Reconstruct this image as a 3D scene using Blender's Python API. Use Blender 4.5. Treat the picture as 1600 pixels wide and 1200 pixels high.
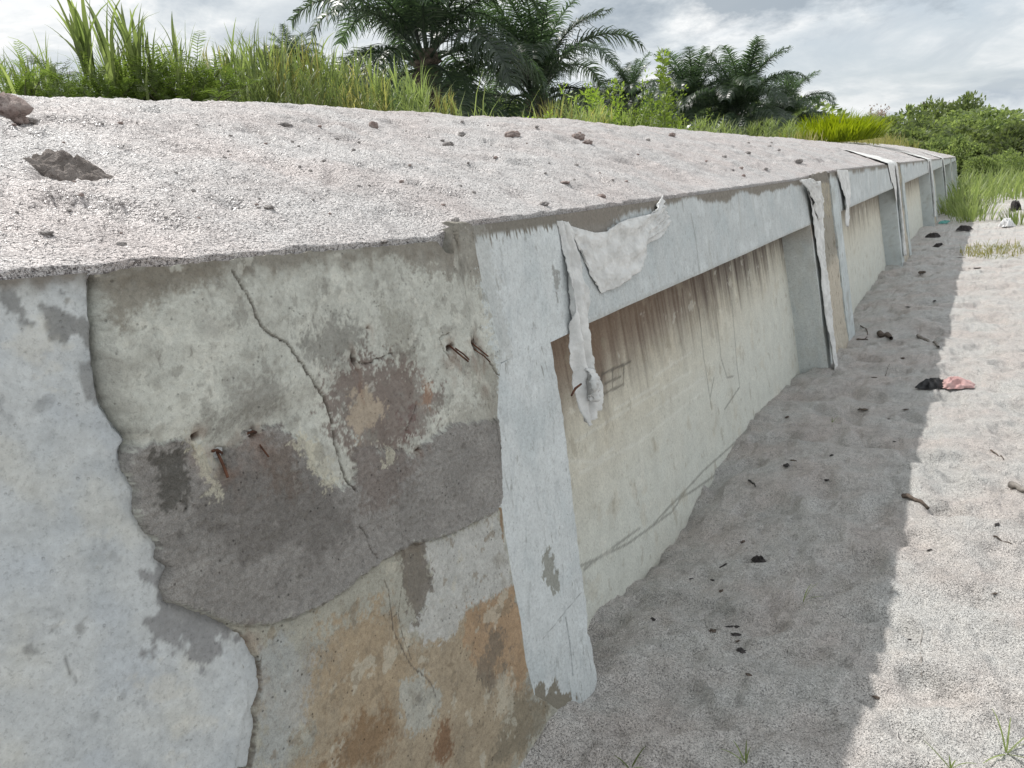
import bpy, math, random
import numpy as np
from mathutils import Vector, Matrix

for o in list(bpy.data.objects):
    bpy.data.objects.remove(o, do_unlink=True)
scene = bpy.context.scene
COL = scene.collection
random.seed(7)
rng = np.random.default_rng(11)

# ------------------------------------------------------------------ camera, sky, sun, exposure
F = 1202.0                       # focal length in units of a 1600 px wide frame
ROLL, VP = math.radians(5.0), (1545.0, 228.0)
CAM = np.array([0.0, 0.0, 1.45])


def _unroll(u, v):
    c, s = math.cos(ROLL), math.sin(ROLL)
    x, y = u - 800.0, v - 600.0
    return c * x - s * y, s * x + c * y


PITCH = math.atan(-_unroll(*VP)[1] / F)


def _ray0(u, v):
    x, y = _unroll(u, v)
    X, Z = x / F, -y / F
    return np.array([X, math.cos(PITCH) + Z * math.sin(PITCH), Z * math.cos(PITCH) - math.sin(PITCH)])


_r = _ray0(*VP)
YAW = math.atan2(_r[0], _r[1])


def ray(u, v):
    """direction in the place (Y along the wall, Z up) seen at frame point u, v of the 1600 x 1200 survey frame"""
    X, Y, Z = _ray0(u, v)
    return np.array([X * math.cos(YAW) - Y * math.sin(YAW), X * math.sin(YAW) + Y * math.cos(YAW), Z])


cam_data = bpy.data.cameras.new('camera')
cam = bpy.data.objects.new('camera', cam_data)
COL.objects.link(cam)
c0 = ray(800, 600)
cx, cy = ray(800 + F, 600) - c0, ray(800, 600 - F) - c0
M = Matrix(((cx[0], cy[0], -c0[0], CAM[0]), (cx[1], cy[1], -c0[1], CAM[1]), (cx[2], cy[2], -c0[2], CAM[2]), (0, 0, 0, 1)))
cam.matrix_world = M
cam_data.sensor_fit = 'HORIZONTAL'
cam_data.sensor_width = 36.0
cam_data.lens = 36.0 * F / 1600.0
cam_data.clip_start, cam_data.clip_end = 0.05, 6000.0
scene.camera = cam

TO_SUN = Vector((-0.66, 0.22, 1.0)).normalized()
SUN_EL = math.asin(TO_SUN.z)
SUN_AZ = math.atan2(TO_SUN.x, TO_SUN.y)

world = bpy.data.worlds.new('World')
scene.world = world
world.use_nodes = True
wt = world.node_tree
wt.nodes.clear()


def N(t, kind, **kw):
    n = t.nodes.new(kind)
    for k, val in kw.items():
        setattr(n, k, val)
    return n


def math_node(t, op, a=None, b=None, c=None, clamp=False):
    n = N(t, 'ShaderNodeMath', operation=op, use_clamp=clamp)
    for i, x in enumerate((a, b, c)):
        if x is None:
            continue
        if isinstance(x, (int, float)):
            n.inputs[i].default_value = x
        else:
            t.links.new(x, n.inputs[i])
    return n.outputs[0]


def mix_col(t, fac, a, b, blend='MIX'):
    n = N(t, 'ShaderNodeMix', data_type='RGBA', blend_type=blend)
    for i, x in ((0, fac), (6, a), (7, b)):
        if isinstance(x, (int, float)):
            n.inputs[i].default_value = x
        elif isinstance(x, (tuple, list)):
            n.inputs[i].default_value = (*x[:3], 1.0)
        else:
            t.links.new(x, n.inputs[i])
    return n.outputs[2]


def noise_node(t, vec, scale, detail=4.0, rough=0.55, out=0, dist=0.0):
    n = N(t, 'ShaderNodeTexNoise')
    n.inputs['Scale'].default_value = scale
    n.inputs['Detail'].default_value = detail
    n.inputs['Roughness'].default_value = rough
    n.inputs['Distortion'].default_value = dist
    if vec is not None:
        t.links.new(vec, n.inputs['Vector'])
    return n.outputs[out]


def ramp(t, fac, stops):
    n = N(t, 'ShaderNodeValToRGB')
    e = n.color_ramp.elements
    while len(e) < len(stops):
        e.new(0.5)
    for el, (p, c) in zip(e, stops):
        el.position = p
        el.color = (*c, 1.0) if isinstance(c, (tuple, list)) else (c, c, c, 1.0)
    t.links.new(fac, n.inputs[0])
    return n.outputs[0]


sky = N(wt, 'ShaderNodeTexSky', sky_type='NISHITA')
sky.sun_disc = False
sky.sun_elevation = SUN_EL
sky.sun_rotation = SUN_AZ
sky.air_density, sky.dust_density = 1.0, 2.0
tc = N(wt, 'ShaderNodeTexCoord')
sep = N(wt, 'ShaderNodeSeparateXYZ')
wt.links.new(tc.outputs['Generated'], sep.inputs[0])
zz = math_node(wt, 'ADD', math_node(wt, 'MAXIMUM', sep.outputs[2], 0.0), 0.30)
comb = N(wt, 'ShaderNodeCombineXYZ')
wt.links.new(math_node(wt, 'DIVIDE', sep.outputs[0], zz), comb.inputs[0])
wt.links.new(math_node(wt, 'DIVIDE', sep.outputs[1], zz), comb.inputs[1])
comb.inputs[2].default_value = 3.7
cover = ramp(wt, noise_node(wt, comb.outputs[0], 1.0, 7.0, 0.58, dist=0.25), [(0.30, 0.0), (0.46, 1.0)])
tone = noise_node(wt, comb.outputs[0], 2.9, 8.0, 0.62, dist=0.45)
cloud = ramp(wt, tone, [(0.34, (4.9, 5.5, 6.1)), (0.44, (6.5, 7.0, 7.4)), (0.51, (7.6, 8.0, 8.25)), (0.60, (9.6, 9.7, 9.7))])
veil = mix_col(wt, 0.66, sky.outputs[0], (7.0, 7.6, 8.1))
skyc = mix_col(wt, cover, veil, cloud)


def cloud_bank(col, a, b, half, dark):
    # a slate cloud bank between two directions of the sky, thickness half, on the cloud plane
    pts = []
    for q in (a, b):
        d = ray(*q)
        d = d / np.linalg.norm(d)
        pts.append(d[:2] / (max(d[2], 0) + 0.30))
    m, h = (pts[0] + pts[1]) / 2, (pts[1] - pts[0]) / 2
    L = float(np.linalg.norm(h))
    ang = math.atan2(h[1], h[0])
    mp = N(wt, 'ShaderNodeMapping', vector_type='TEXTURE')
    mp.inputs['Location'].default_value = (m[0], m[1], 3.7)
    mp.inputs['Rotation'].default_value = (0, 0, ang)
    mp.inputs['Scale'].default_value = (L, half, 1)
    wt.links.new(comb.outputs[0], mp.inputs['Vector'])
    ln = N(wt, 'ShaderNodeVectorMath', operation='LENGTH')
    wt.links.new(mp.outputs[0], ln.inputs[0])
    wob = math_node(wt, 'MULTIPLY', math_node(wt, 'SUBTRACT', noise_node(wt, comb.outputs[0], 4.0, 7.0, 0.65), 0.5), 3.4)
    k = ramp(wt, math_node(wt, 'ADD', ln.outputs['Value'], wob), [(0.30, 0.9), (1.05, 0.0)])
    return mix_col(wt, k, col, dark)


skyc = cloud_bank(skyc, (840, 16), (1450, 2), 0.22, (3.7, 4.3, 4.9))
skyc = cloud_bank(skyc, (700, 60), (930, 70), 0.10, (5.3, 5.9, 6.5))
skyc = cloud_bank(skyc, (330, 70), (520, 60), 0.07, (5.5, 6.0, 6.5))
bg = N(wt, 'ShaderNodeBackground')
bg.inputs['Strength'].default_value = 0.105
wt.links.new(skyc, bg.inputs['Color'])
wo = N(wt, 'ShaderNodeOutputWorld')
wt.links.new(bg.outputs[0], wo.inputs['Surface'])

sun_data = bpy.data.lights.new('sun', 'SUN')
sun_data.energy = 3.9
sun_data.angle = math.radians(0.6)
sun_data.color = (1.0, 0.965, 0.92)
sun = bpy.data.objects.new('sun', sun_data)
COL.objects.link(sun)
sun.rotation_euler = (-TO_SUN).to_track_quat('-Z', 'Y').to_euler()
sun.location = (0, 0, 30)

scene.view_settings.view_transform = 'Standard'
scene.view_settings.look = 'None'
scene.view_settings.exposure = 0.0
scene.view_settings.gamma = 1.0
scene.view_settings.use_curve_mapping = False
scene.cycles.max_bounces = 6
scene.cycles.transparent_max_bounces = 4


# ------------------------------------------------------------------ helpers
def obj(name, me, parent=None, mats=None):
    o = bpy.data.objects.new(name, me)
    COL.objects.link(o)
    if parent is not None:
        o.parent = parent
    if mats is not None and not me.materials:
        for m in (mats if isinstance(mats, (list, tuple)) else [mats]):
            me.materials.append(m)
    return o


def tag(o, label=None, cat=None, group=None, kind=None):
    for k, val in (('label', label), ('category', cat), ('group', group), ('kind', kind)):
        if val:
            o[k] = val
    return o


def thing(name, label, cat, loc=(0, 0, 0), rz=0.0, group=None):
    o = bpy.data.objects.new(name, None)
    o.empty_display_size = 0.1
    COL.objects.link(o)
    o.location = loc
    o.rotation_euler = (0, 0, rz)
    return tag(o, label, cat, group, 'thing')


def quads_mesh(name, V, Q, smooth=True, attrs=None):
    """V (n,3), Q (m,4) numpy -> mesh; attrs: name -> (n,3) colour or (n,) float per point"""
    me = bpy.data.meshes.new(name)
    V = np.asarray(V, np.float32)
    Q = np.asarray(Q, np.int32)
    k = Q.shape[1]
    me.vertices.add(len(V))
    me.vertices.foreach_set('co', V.ravel())
    me.loops.add(len(Q) * k)
    me.loops.foreach_set('vertex_index', Q.ravel())
    me.polygons.add(len(Q))
    me.polygons.foreach_set('loop_start', np.arange(0, len(Q) * k, k, dtype=np.int32))
    me.polygons.foreach_set('loop_total', np.full(len(Q), k, np.int32))
    me.polygons.foreach_set('use_smooth', np.full(len(Q), smooth))
    me.update(calc_edges=True)
    for an, arr in (attrs or {}).items():
        arr = np.asarray(arr, np.float32)
        if arr.ndim == 2:
            a = me.attributes.new(an, 'FLOAT_COLOR', 'POINT')
            a.data.foreach_set('color', np.concatenate([arr, np.ones((len(arr), 1), np.float32)], 1).ravel())
        else:
            a = me.attributes.new(an, 'FLOAT', 'POINT')
            a.data.foreach_set('value', arr)
    return me


def grid_quads(n, m, off=0):
    i = np.arange((n - 1) * m).reshape(n - 1, m)[:, :-1].ravel() + off
    return np.stack([i, i + 1, i + 1 + m, i + m], 1)


_P = rng.permutation(256)
_P = np.concatenate([_P, _P])
_G = np.stack([np.cos(np.arange(16) * math.pi / 8), np.sin(np.arange(16) * math.pi / 8)], 1)


def pn(x, y, seed=0):
    x = np.asarray(x, np.float64) + seed * 17.31
    y = np.asarray(y, np.float64) + seed * 9.77
    xi, yi = np.floor(x).astype(np.int64), np.floor(y).astype(np.int64)
    xf, yf = x - xi, y - yi
    u, v = xf * xf * xf * (xf * (xf * 6 - 15) + 10), yf * yf * yf * (yf * (yf * 6 - 15) + 10)

    def g(a, b):
        h = _P[(_P[(xi + a) & 255] + yi + b) & 255] & 15
        return _G[h, 0] * (xf - a) + _G[h, 1] * (yf - b)
    return ((1 - v) * ((1 - u) * g(0, 0) + u * g(1, 0)) + v * ((1 - u) * g(0, 1) + u * g(1, 1))) * 1.5


def fbm(x, y, f=1.0, octv=4, seed=0, gain=0.5):
    s, a, t = 0.0, 1.0, 0.0
    for i in range(octv):
        s = s + a * pn(x * f, y * f, seed + i * 3)
        t += a
        a *= gain
        f *= 2.03
    return s / t * 1.4


def sstep(a, b, x):
    t = np.clip((x - a) / (b - a), 0, 1)
    return t * t * (3 - 2 * t)


def lin(c):
    c = np.asarray(c, np.float64) / 255.0
    return np.where(c <= 0.04045, c / 12.92, ((c + 0.055) / 1.055) ** 2.4)


KA = 0.84                        # how bright a flat white would look on the shaded wall face


def A(r, g, b):
    """base colour of a surface whose shaded tone reads r, g, b"""
    return np.clip(lin((r, g, b)) / KA, 0.01, 0.8)


def seg_dist(px, py, pts, closed=False):
    pts = np.asarray(pts, np.float64)
    n = len(pts)
    d = np.full(px.shape, 1e9)
    for i in range(n if closed else n - 1):
        a, b = pts[i], pts[(i + 1) % n]
        ab = b - a
        t = np.clip(((px - a[0]) * ab[0] + (py - a[1]) * ab[1]) / max(ab @ ab, 1e-12), 0, 1)
        d = np.minimum(d, (px - a[0] - t * ab[0]) ** 2 + (py - a[1] - t * ab[1]) ** 2)
    return np.sqrt(d)


def sd_poly(px, py, pts):
    """signed distance, negative inside"""
    pts = np.asarray(pts, np.float64)
    d = seg_dist(px, py, pts, True)
    ins = np.zeros(px.shape, bool)
    n = len(pts)
    for i in range(n):
        a, b = pts[i], pts[(i + 1) % n]
        if a[1] == b[1]:
            continue
        c = (a[1] > py) != (b[1] > py)
        ins ^= c & (px < (b[0] - a[0]) * (py - a[1]) / (b[1] - a[1]) + a[0])
    return np.where(ins, -d, d)


def tube(pts, radii, sides=6):
    """verts, quads of a tapered tube along pts"""
    pts = [Vector(p) for p in pts]
    V, Q = [], []
    for i, p in enumerate(pts):
        t = (pts[min(i + 1, len(pts) - 1)] - pts[max(i - 1, 0)]).normalized()
        a = t.orthogonal().normalized()
        if i and (a - prev).length > 1.0:
            a = (prev - t * prev.dot(t)).normalized()
        if i:
            a = (prev - t * prev.dot(t)).normalized()
        prev = a
        b = t.cross(a)
        r = radii[i] if isinstance(radii, (list, tuple)) else radii
        for k in range(sides):
            q = p + (a * math.cos(6.2832 * k / sides) + b * math.sin(6.2832 * k / sides)) * r
            V.append(tuple(q))
    for i in range(len(pts) - 1):
        for k in range(sides):
            k2 = (k + 1) % sides
            Q.append((i * sides + k, i * sides + k2, (i + 1) * sides + k2, (i + 1) * sides + k))
    return V, Q


class MB:
    """collects quads"""
    def __init__(self):
        self.V, self.Q = [], []

    def add(self, V, Q):
        o = len(self.V)
        self.V.extend(V)
        self.Q.extend(tuple(i + o for i in q) for q in Q)

    def mesh(self, name, smooth=True):
        return quads_mesh(name, np.array(self.V), np.array(self.Q), smooth)


# ------------------------------------------------------------------ materials
def new_mat(name):
    m = bpy.data.materials.new(name)
    m.use_nodes = True
    t = m.node_tree
    b = t.nodes['Principled BSDF']
    return m, t, b


def objco(t):
    return N(t, 'ShaderNodeTexCoord').outputs['Object']


def bump(t, b, height, strength, dist, normal=None):
    n = N(t, 'ShaderNodeBump')
    n.inputs['Distance'].default_value = dist
    if isinstance(strength, (int, float)):
        n.inputs['Strength'].default_value = strength
    else:
        t.links.new(strength, n.inputs['Strength'])
    t.links.new(height, n.inputs['Height'])
    if normal is not None:
        t.links.new(normal, n.inputs['Normal'])
    if b is not None:
        t.links.new(n.outputs[0], b.inputs['Normal'])
    return n.outputs[0]


def concrete_mat():
    m, t, b = new_mat('concrete')
    co = objco(t)
    at = N(t, 'ShaderNodeAttribute', attribute_name='stain').outputs['Color']
    gr = N(t, 'ShaderNodeAttribute', attribute_name='grain').outputs['Fac']
    fine = noise_node(t, co, 420.0, 3.0, 0.6)
    mid = noise_node(t, co, 90.0, 4.0, 0.6)
    blot = noise_node(t, co, 14.0, 5.0, 0.6)
    k = math_node(t, 'ADD', math_node(t, 'MULTIPLY', math_node(t, 'SUBTRACT', mid, 0.5), 0.46), 1.0)
    k = math_node(t, 'ADD', k, math_node(t, 'MULTIPLY', math_node(t, 'SUBTRACT', blot, 0.5), 0.16))
    k = math_node(t, 'ADD', k, math_node(t, 'MULTIPLY', math_node(t, 'MULTIPLY', math_node(t, 'SUBTRACT', fine, 0.5), gr), 1.1))
    vor = N(t, 'ShaderNodeTexVoronoi')
    vor.inputs['Scale'].default_value = 75.0
    t.links.new(co, vor.inputs['Vector'])
    pit = math_node(t, 'MULTIPLY', ramp(t, vor.outputs['Distance'], [(0.10, 1.0), (0.20, 0.0)]), ramp(t, N2sep(t, vor.outputs['Color']), [(0.70, 0.0), (0.78, 1.0)]))
    k = math_node(t, 'MULTIPLY', k, math_node(t, 'SUBTRACT', 1.0, math_node(t, 'MULTIPLY', math_node(t, 'MULTIPLY', pit, math_node(t, 'MULTIPLY', gr, 1.6, clamp=True)), 0.55)))
    cr = ramp(t, noise_node(t, co, 150.0, 4.0, 0.7), [(0.34, 0.80), (0.46, 1.0), (0.60, 1.0), (0.68, 1.07)])
    k = math_node(t, 'MULTIPLY', k, N2sep(t, cr))
    cc = N(t, 'ShaderNodeCombineColor')
    for i in range(3):
        t.links.new(k, cc.inputs[i])
    t.links.new(mix_col(t, 1.0, at, cc.outputs[0], 'MULTIPLY'), b.inputs['Base Color'])
    b.inputs['Roughness'].default_value = 0.88
    b.inputs['Specular IOR Level'].default_value = 0.25
    n0 = bump(t, None, noise_node(t, co, 26.0, 5.0, 0.65), 0.4, 0.008)
    n1 = bump(t, None, math_node(t, 'SUBTRACT', mid, math_node(t, 'MULTIPLY', pit, 0.6)), 0.6, 0.0045, n0)
    bump(t, b, fine, math_node(t, 'ADD', math_node(t, 'MULTIPLY', gr, 0.8), 0.12), 0.003, n1)
    return m


def sand_mat(name, base, dark, pale, glint, scale):
    m, t, b = new_mat(name)
    co = objco(t)
    g1 = noise_node(t, co, scale, 2.0, 0.7)
    g2 = noise_node(t, co, scale * 2.7, 2.0, 0.7)
    big = noise_node(t, co, 2.2, 5.0, 0.6)
    mid = noise_node(t, co, 28.0, 4.0, 0.65)
    c = mix_col(t, ramp(t, g1, [(0.38, 0.0), (0.50, 1.0)]), dark, base)
    c = mix_col(t, ramp(t, g2, [(0.54, 0.0), (0.62, 1.0)]), c, pale)
    c = mix_col(t, math_node(t, 'MULTIPLY', ramp(t, mid, [(0.5, 0.0), (0.72, 1.0)]), 0.45), c, dark)
    c = mix_col(t, math_node(t, 'MULTIPLY', ramp(t, noise_node(t, co, 5.5, 6.0, 0.7), [(0.48, 0.0), (0.68, 1.0)]), 0.38), c, dark)
    warm = mix_col(t, ramp(t, big, [(0.4, 0.0), (0.62, 1.0)]), (1.0, 1.0, 1.0), (1.0, 0.935, 0.915))
    t.links.new(mix_col(t, 1.0, c, warm, 'MULTIPLY'), b.inputs['Base Color'])
    vor = N(t, 'ShaderNodeTexVoronoi')
    vor.inputs['Scale'].default_value = scale * 0.9
    t.links.new(co, vor.inputs['Vector'])
    sp = ramp(t, N2sep(t, vor.outputs['Color']), [(0.80, 0.62), (0.90, 0.28)])
    t.links.new(sp, b.inputs['Roughness'])
    b.inputs['Specular IOR Level'].default_value = glint
    n1 = bump(t, None, mid, 0.6, 0.020)
    n2 = bump(t, None, g1, 1.0, 0.012, n1)
    bump(t, b, vor.outputs['Distance'], 0.6, 0.006, n2)
    return m


def N2sep(t, col):
    s = N(t, 'ShaderNodeSeparateColor')
    t.links.new(col, s.inputs[0])
    return s.outputs[0]


def leaf_mat(name, c1, c2, trans, spec=0.3, rough=0.5, scale=3.0):
    m, t, b = new_mat(name)
    oi = N(t, 'ShaderNodeObjectInfo')
    geo = N(t, 'ShaderNodeNewGeometry')
    nz = noise_node(t, geo.outputs['Position'], scale, 3.0)
    f = math_node(t, 'ADD', math_node(t, 'MULTIPLY', geo.outputs['Random Per Island'], 0.55), math_node(t, 'MULTIPLY', ramp(t, nz, [(0.35, 0.0), (0.65, 1.0)]), 0.45))
    c = mix_col(t, f, c1, c2)
    hv = N(t, 'ShaderNodeHueSaturation')
    t.links.new(c, hv.inputs['Color'])
    t.links.new(math_node(t, 'ADD', math_node(t, 'MULTIPLY', oi.outputs['Random'], 0.8), 0.68), hv.inputs['Value'])
    t.links.new(hv.outputs[0], b.inputs['Base Color'])
    b.inputs['Roughness'].default_value = rough
    b.inputs['Specular IOR Level'].default_value = spec
    tr = N(t, 'ShaderNodeBsdfTranslucent')
    t.links.new(mix_col(t, 1.0, hv.outputs[0], trans, 'MULTIPLY'), tr.inputs['Color'])
    ad = N(t, 'ShaderNodeMixShader')
    ad.inputs[0].default_value = 0.42
    t.links.new(b.outputs[0], ad.inputs[1])
    t.links.new(tr.outputs[0], ad.inputs[2])
    t.links.new(ad.outputs[0], t.nodes['Material Output'].inputs['Surface'])
    return m


def plain_mat(name, c1, c2, scale=20.0, rough=0.8, bs=0.4, bd=0.005, spec=0.3):
    m, t, b = new_mat(name)
    co = objco(t)
    nz = noise_node(t, co, scale, 5.0, 0.6)
    t.links.new(mix_col(t, ramp(t, nz, [(0.35, 0.0), (0.65, 1.0)]), c1, c2), b.inputs['Base Color'])
    b.inputs['Roughness'].default_value = rough
    b.inputs['Specular IOR Level'].default_value = spec
    bump(t, b, noise_node(t, co, scale * 4, 4.0, 0.6), bs, bd)
    return m


def cloth_mat():
    m, t, b = new_mat('geotextile')
    co = objco(t)
    nz = noise_node(t, co, 16.0, 5.0, 0.6)
    c = mix_col(t, ramp(t, nz, [(0.38, 0.0), (0.62, 1.0)]), (0.60, 0.60, 0.585), (0.78, 0.78, 0.765))
    t.links.new(c, b.inputs['Base Color'])
    b.inputs['Roughness'].default_value = 0.9
    b.inputs['Specular IOR Level'].default_value = 0.15
    w = N(t, 'ShaderNodeTexNoise')
    w.inputs['Scale'].default_value = 260.0
    t.links.new(co, w.inputs['Vector'])
    n1 = bump(t, None, noise_node(t, co, 40.0, 4.0), 0.5, 0.006)
    bump(t, b, w.outputs[0], 0.5, 0.002, n1)
    return m


CONC = concrete_mat()
SAND = sand_mat('sand', (0.65, 0.635, 0.605), (0.30, 0.292, 0.282), (0.86, 0.85, 0.82), 0.35, 190.0)
SANDB = sand_mat('bank_sand', (0.62, 0.59, 0.575), (0.20, 0.18, 0.175), (0.86, 0.85, 0.83), 0.9, 150.0)
CLOTH = cloth_mat()
RUST = plain_mat('rusty_wire', (0.05, 0.025, 0.018), (0.16, 0.07, 0.04), 60.0, 0.8)
CLOD = plain_mat('clod_earth', (0.26, 0.24, 0.23), (0.46, 0.43, 0.41), 40.0, 0.95, 0.8, 0.01)
SHADECLOD = plain_mat('shaded_clod_sand', (0.175, 0.15, 0.135), (0.34, 0.30, 0.275), 40.0, 0.95, 0.9, 0.012)  # sand darkened to carry the mound's shaded side in its colour
CLODR = plain_mat('reddish_clod', (0.28, 0.21, 0.19), (0.46, 0.39, 0.36), 40.0, 0.95, 0.8, 0.01)
CHAR = plain_mat('dark_scrap', (0.018, 0.016, 0.016), (0.07, 0.062, 0.06), 40.0, 0.7)
WOOD = plain_mat('dry_wood', (0.05, 0.038, 0.032), (0.17, 0.135, 0.11), 50.0, 0.85)
GWOOD = plain_mat('grey_wood', (0.16, 0.145, 0.13), (0.34, 0.31, 0.28), 50.0, 0.85)
PINK = plain_mat('pink_fabric', (0.48, 0.29, 0.28), (0.62, 0.42, 0.40), 24.0, 0.9, 0.5, 0.004)
BLACKBAG = plain_mat('black_fabric', (0.012, 0.012, 0.013), (0.05, 0.05, 0.052), 24.0, 0.6, 0.5, 0.004)
WHITELIT = plain_mat('white_plastic', (0.68, 0.68, 0.69), (0.78, 0.78, 0.78), 24.0, 0.5)
TEAL = plain_mat('teal_plastic', (0.10, 0.36, 0.34), (0.2, 0.5, 0.47), 24.0, 0.5)
BARK = plain_mat('bark', (0.06, 0.05, 0.04), (0.17, 0.14, 0.115), 8.0, 0.9, 0.7, 0.03)
STEM = plain_mat('green_stem', (0.10, 0.15, 0.04), (0.22, 0.27, 0.08), 20.0, 0.6)
CANE = leaf_mat('cane_leaf', (0.105, 0.145, 0.052), (0.24, 0.28, 0.11), (1.7, 1.8, 1.2), 0.35, 0.5)
CANEDRY = leaf_mat('cane_dry', (0.14, 0.17, 0.05), (0.36, 0.32, 0.15), (1.8, 1.8, 1.1), 0.3, 0.6)
FEATH = leaf_mat('feathery_leaf', (0.065, 0.10, 0.025), (0.15, 0.205, 0.05), (1.8, 1.9, 1.1), 0.25, 0.6)
LIME = leaf_mat('lime_grass', (0.15, 0.21, 0.012), (0.30, 0.36, 0.02), (2.0, 2.0, 0.8), 0.25, 0.6)
PALM = leaf_mat('palm_leaflet', (0.026, 0.045, 0.034), (0.070, 0.10, 0.060), (1.9, 2.1, 1.2), 0.6, 0.36)
SHRUB = leaf_mat('shrub_leaf', (0.09, 0.14, 0.025), (0.19, 0.25, 0.05), (2.0, 2.1, 1.0), 0.35, 0.5)
BUSH = leaf_mat('bush_leaf', (0.075, 0.105, 0.05), (0.22, 0.26, 0.115), (1.8, 1.9, 1.1), 0.3, 0.55, 0.8)
PALE = leaf_mat('pale_leaf', (0.30, 0.25, 0.22), (0.42, 0.36, 0.33), (1.5, 1.4, 1.3), 0.2, 0.7)

# ------------------------------------------------------------------ the lie of the land
XW, ZT, BAT = -1.10, 1.35, 0.13            # top front edge of the wall, its height, its batter


def front(u, v, off=0.0):
    """(Y, h) on the battered wall face, h = metres below the nominal top"""
    n = np.array([1.0, 0.0, BAT])
    r = ray(u, v)
    t = n @ (np.array([XW + off, 0, ZT]) - CAM) / (n @ r)
    p = CAM + t * r
    return p[1], ZT - p[2]


def fp(pts, off=0.0):
    return np.array([front(u, v, off) for u, v in pts])


TOP_Y = [-6, 0.3, 0.65, 1.0, 1.5, 1.64, 2.1, 5.5, 7.4, 13, 20, 35, 60]
TOP_Z = [1.40, 1.40, 1.383, 1.365, 1.342, 1.366, 1.36, 1.335, 1.352, 1.315, 1.26, 1.14, 1.0]
RID_Y = [-6, 1.9, 4, 6.5, 11.7, 18, 26, 34, 40, 46]
RID_Z = [1.95, 1.985, 1.985, 1.99, 1.925, 1.87, 1.88, 1.78, 1.55, 0.6]
FOOT_Y = [-4, 0.9, 1.36, 1.53, 1.70, 1.85, 2.17, 2.66, 3.04, 3.53, 4.57, 5.81, 6.5, 7.2, 11.9, 20, 40]
FOOT_Z = [0.12, 0.10, 0.08, 0.115, 0.07, 0.01, -0.03, -0.13, -0.16, -0.08, -0.02, -0.05, -0.05, -0.09, -0.04, 0.0, 0.0]


def ztop(Y):
    return np.interp(Y, TOP_Y, TOP_Z)


PITS = []
for (u, v, rx, ry, d) in [(1210, 1022, 60, 22, .016), (1235, 945, 45, 16, .014), (1205, 975, 30, 14, .012), (1490, 770, 26, 9, .03),
                          (1478, 752, 22, 8, .02), (1520, 930, 40, 8, .016), (1430, 1050, 50, 14, .012), (1300, 760, 30, 12, .012),
                          (1330, 870, 36, 14, .012), (1325, 900, 30, 10, .01), (1275, 755, 22, 10, .014), (1140, 985, 30, 12, .01),
                          (1440, 1010, 40, 10, .01), (1560, 1010, 50, 14, .012), (1500, 870, 40, 10, .012), (1560, 700, 40, 9, .014),
                          (1550, 600, 40, 7, .016), (1350, 690, 40, 10, .012), (1400, 620, 30, 8, .01), (1590, 640, 40, 8, .014)]:
    r = ray(u, v)
    p = CAM + r * (-CAM[2] / r[2])
    d0 = np.linalg.norm(p - CAM)
    PITS.append((p[0], p[1], rx * d0 / F, ry * d0 / F * d0 / 1.45, d))


def ground_z(X, Y, fine=True):
    X, Y = np.asarray(X, float), np.asarray(Y, float)
    z = -0.012 * np.clip(Y - 12, 0, 25)
    k = np.exp(-np.clip(X + 1.13, 0, 9) / 0.42)
    z = z + np.interp(Y, FOOT_Y, FOOT_Z) * k * sstep(60, 30, Y)
    near = sstep(45, 20, np.abs(Y)) * sstep(25, 8, np.abs(X))
    z = z + near * 0.030 * fbm(X, Y * 0.8, 0.9, 3, 5)
    if fine:
        z = z + near * (0.019 * fbm(X, Y, 5.0, 4, 9) + 0.004 * fbm(X, Y, 24.0, 3, 14))
        # trampled hollows: ridged dimples
        dm = fbm(X, Y, 3.2, 2, 31)
        z = z - near * 0.036 * sstep(0.12, 0.5, dm) - near * 0.012 * sstep(0.2, 0.5, fbm(X, Y, 8.0, 2, 35))
        for (px_, py_, rx, ry, d) in PITS:
            q = ((X - px_) / rx) ** 2 + ((Y - py_) / ry) ** 2
            z = z - d * np.exp(-q) + 0.35 * d * np.exp(-((np.sqrt(q) - 1.7) / 0.5) ** 2) - 0.5 * d * np.exp(-q * q)
    return z


def bank_z(X, Y, fine=True):
    X, Y = np.asarray(X, float), np.asarray(Y, float)
    ze, zr = ztop(Y) + 0.004, np.interp(Y, RID_Y, RID_Z)
    t = (XW - X) / 2.5
    tt = np.clip(t, 0, 1)
    z = ze + (zr - ze) * (1 - (1 - tt) ** 1.75)
    z = z - 0.10 * np.clip(t - 1, 0, 30) ** 1.1 * sstep(1.0, 1.6, t)
    z = np.maximum(z, np.minimum(0.9, zr - 0.2) - 0.02 * np.clip(t - 8, 0, 100))
    out = np.clip(np.maximum(Y - 37, -2.5 - Y), 0, 40)
    z = z - out * 0.35
    if fine:
        e = sstep(0.0, 0.10, t)
        nr = sstep(4.5, 2.0, t)
        z = z + e * nr * (0.035 * fbm(X, Y * 0.8, 1.1, 3, 41) + 0.012 * fbm(X, Y, 6.0, 4, 44) + 0.007 * fbm(X, Y, 30.0, 3, 49) + 0.004 * fbm(X, Y, 70.0, 2, 50))
        z = z - e * nr * 0.02 * sstep(0.25, 0.5, fbm(X, Y, 4.5, 2, 53))
        z = z + 0.004 * fbm(X, Y, 18.0, 3, 58) * (1 - e) * nr
    return z


def axis(parts):
    a = []
    for lo, hi, st in parts:
        a.append(np.arange(lo, hi, st))
    return np.concatenate(a)


def geo(lo, hi, k):
    n = int(math.log(hi / lo) / k)
    return lo * (hi / lo) ** (np.arange(n) / n)


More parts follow.
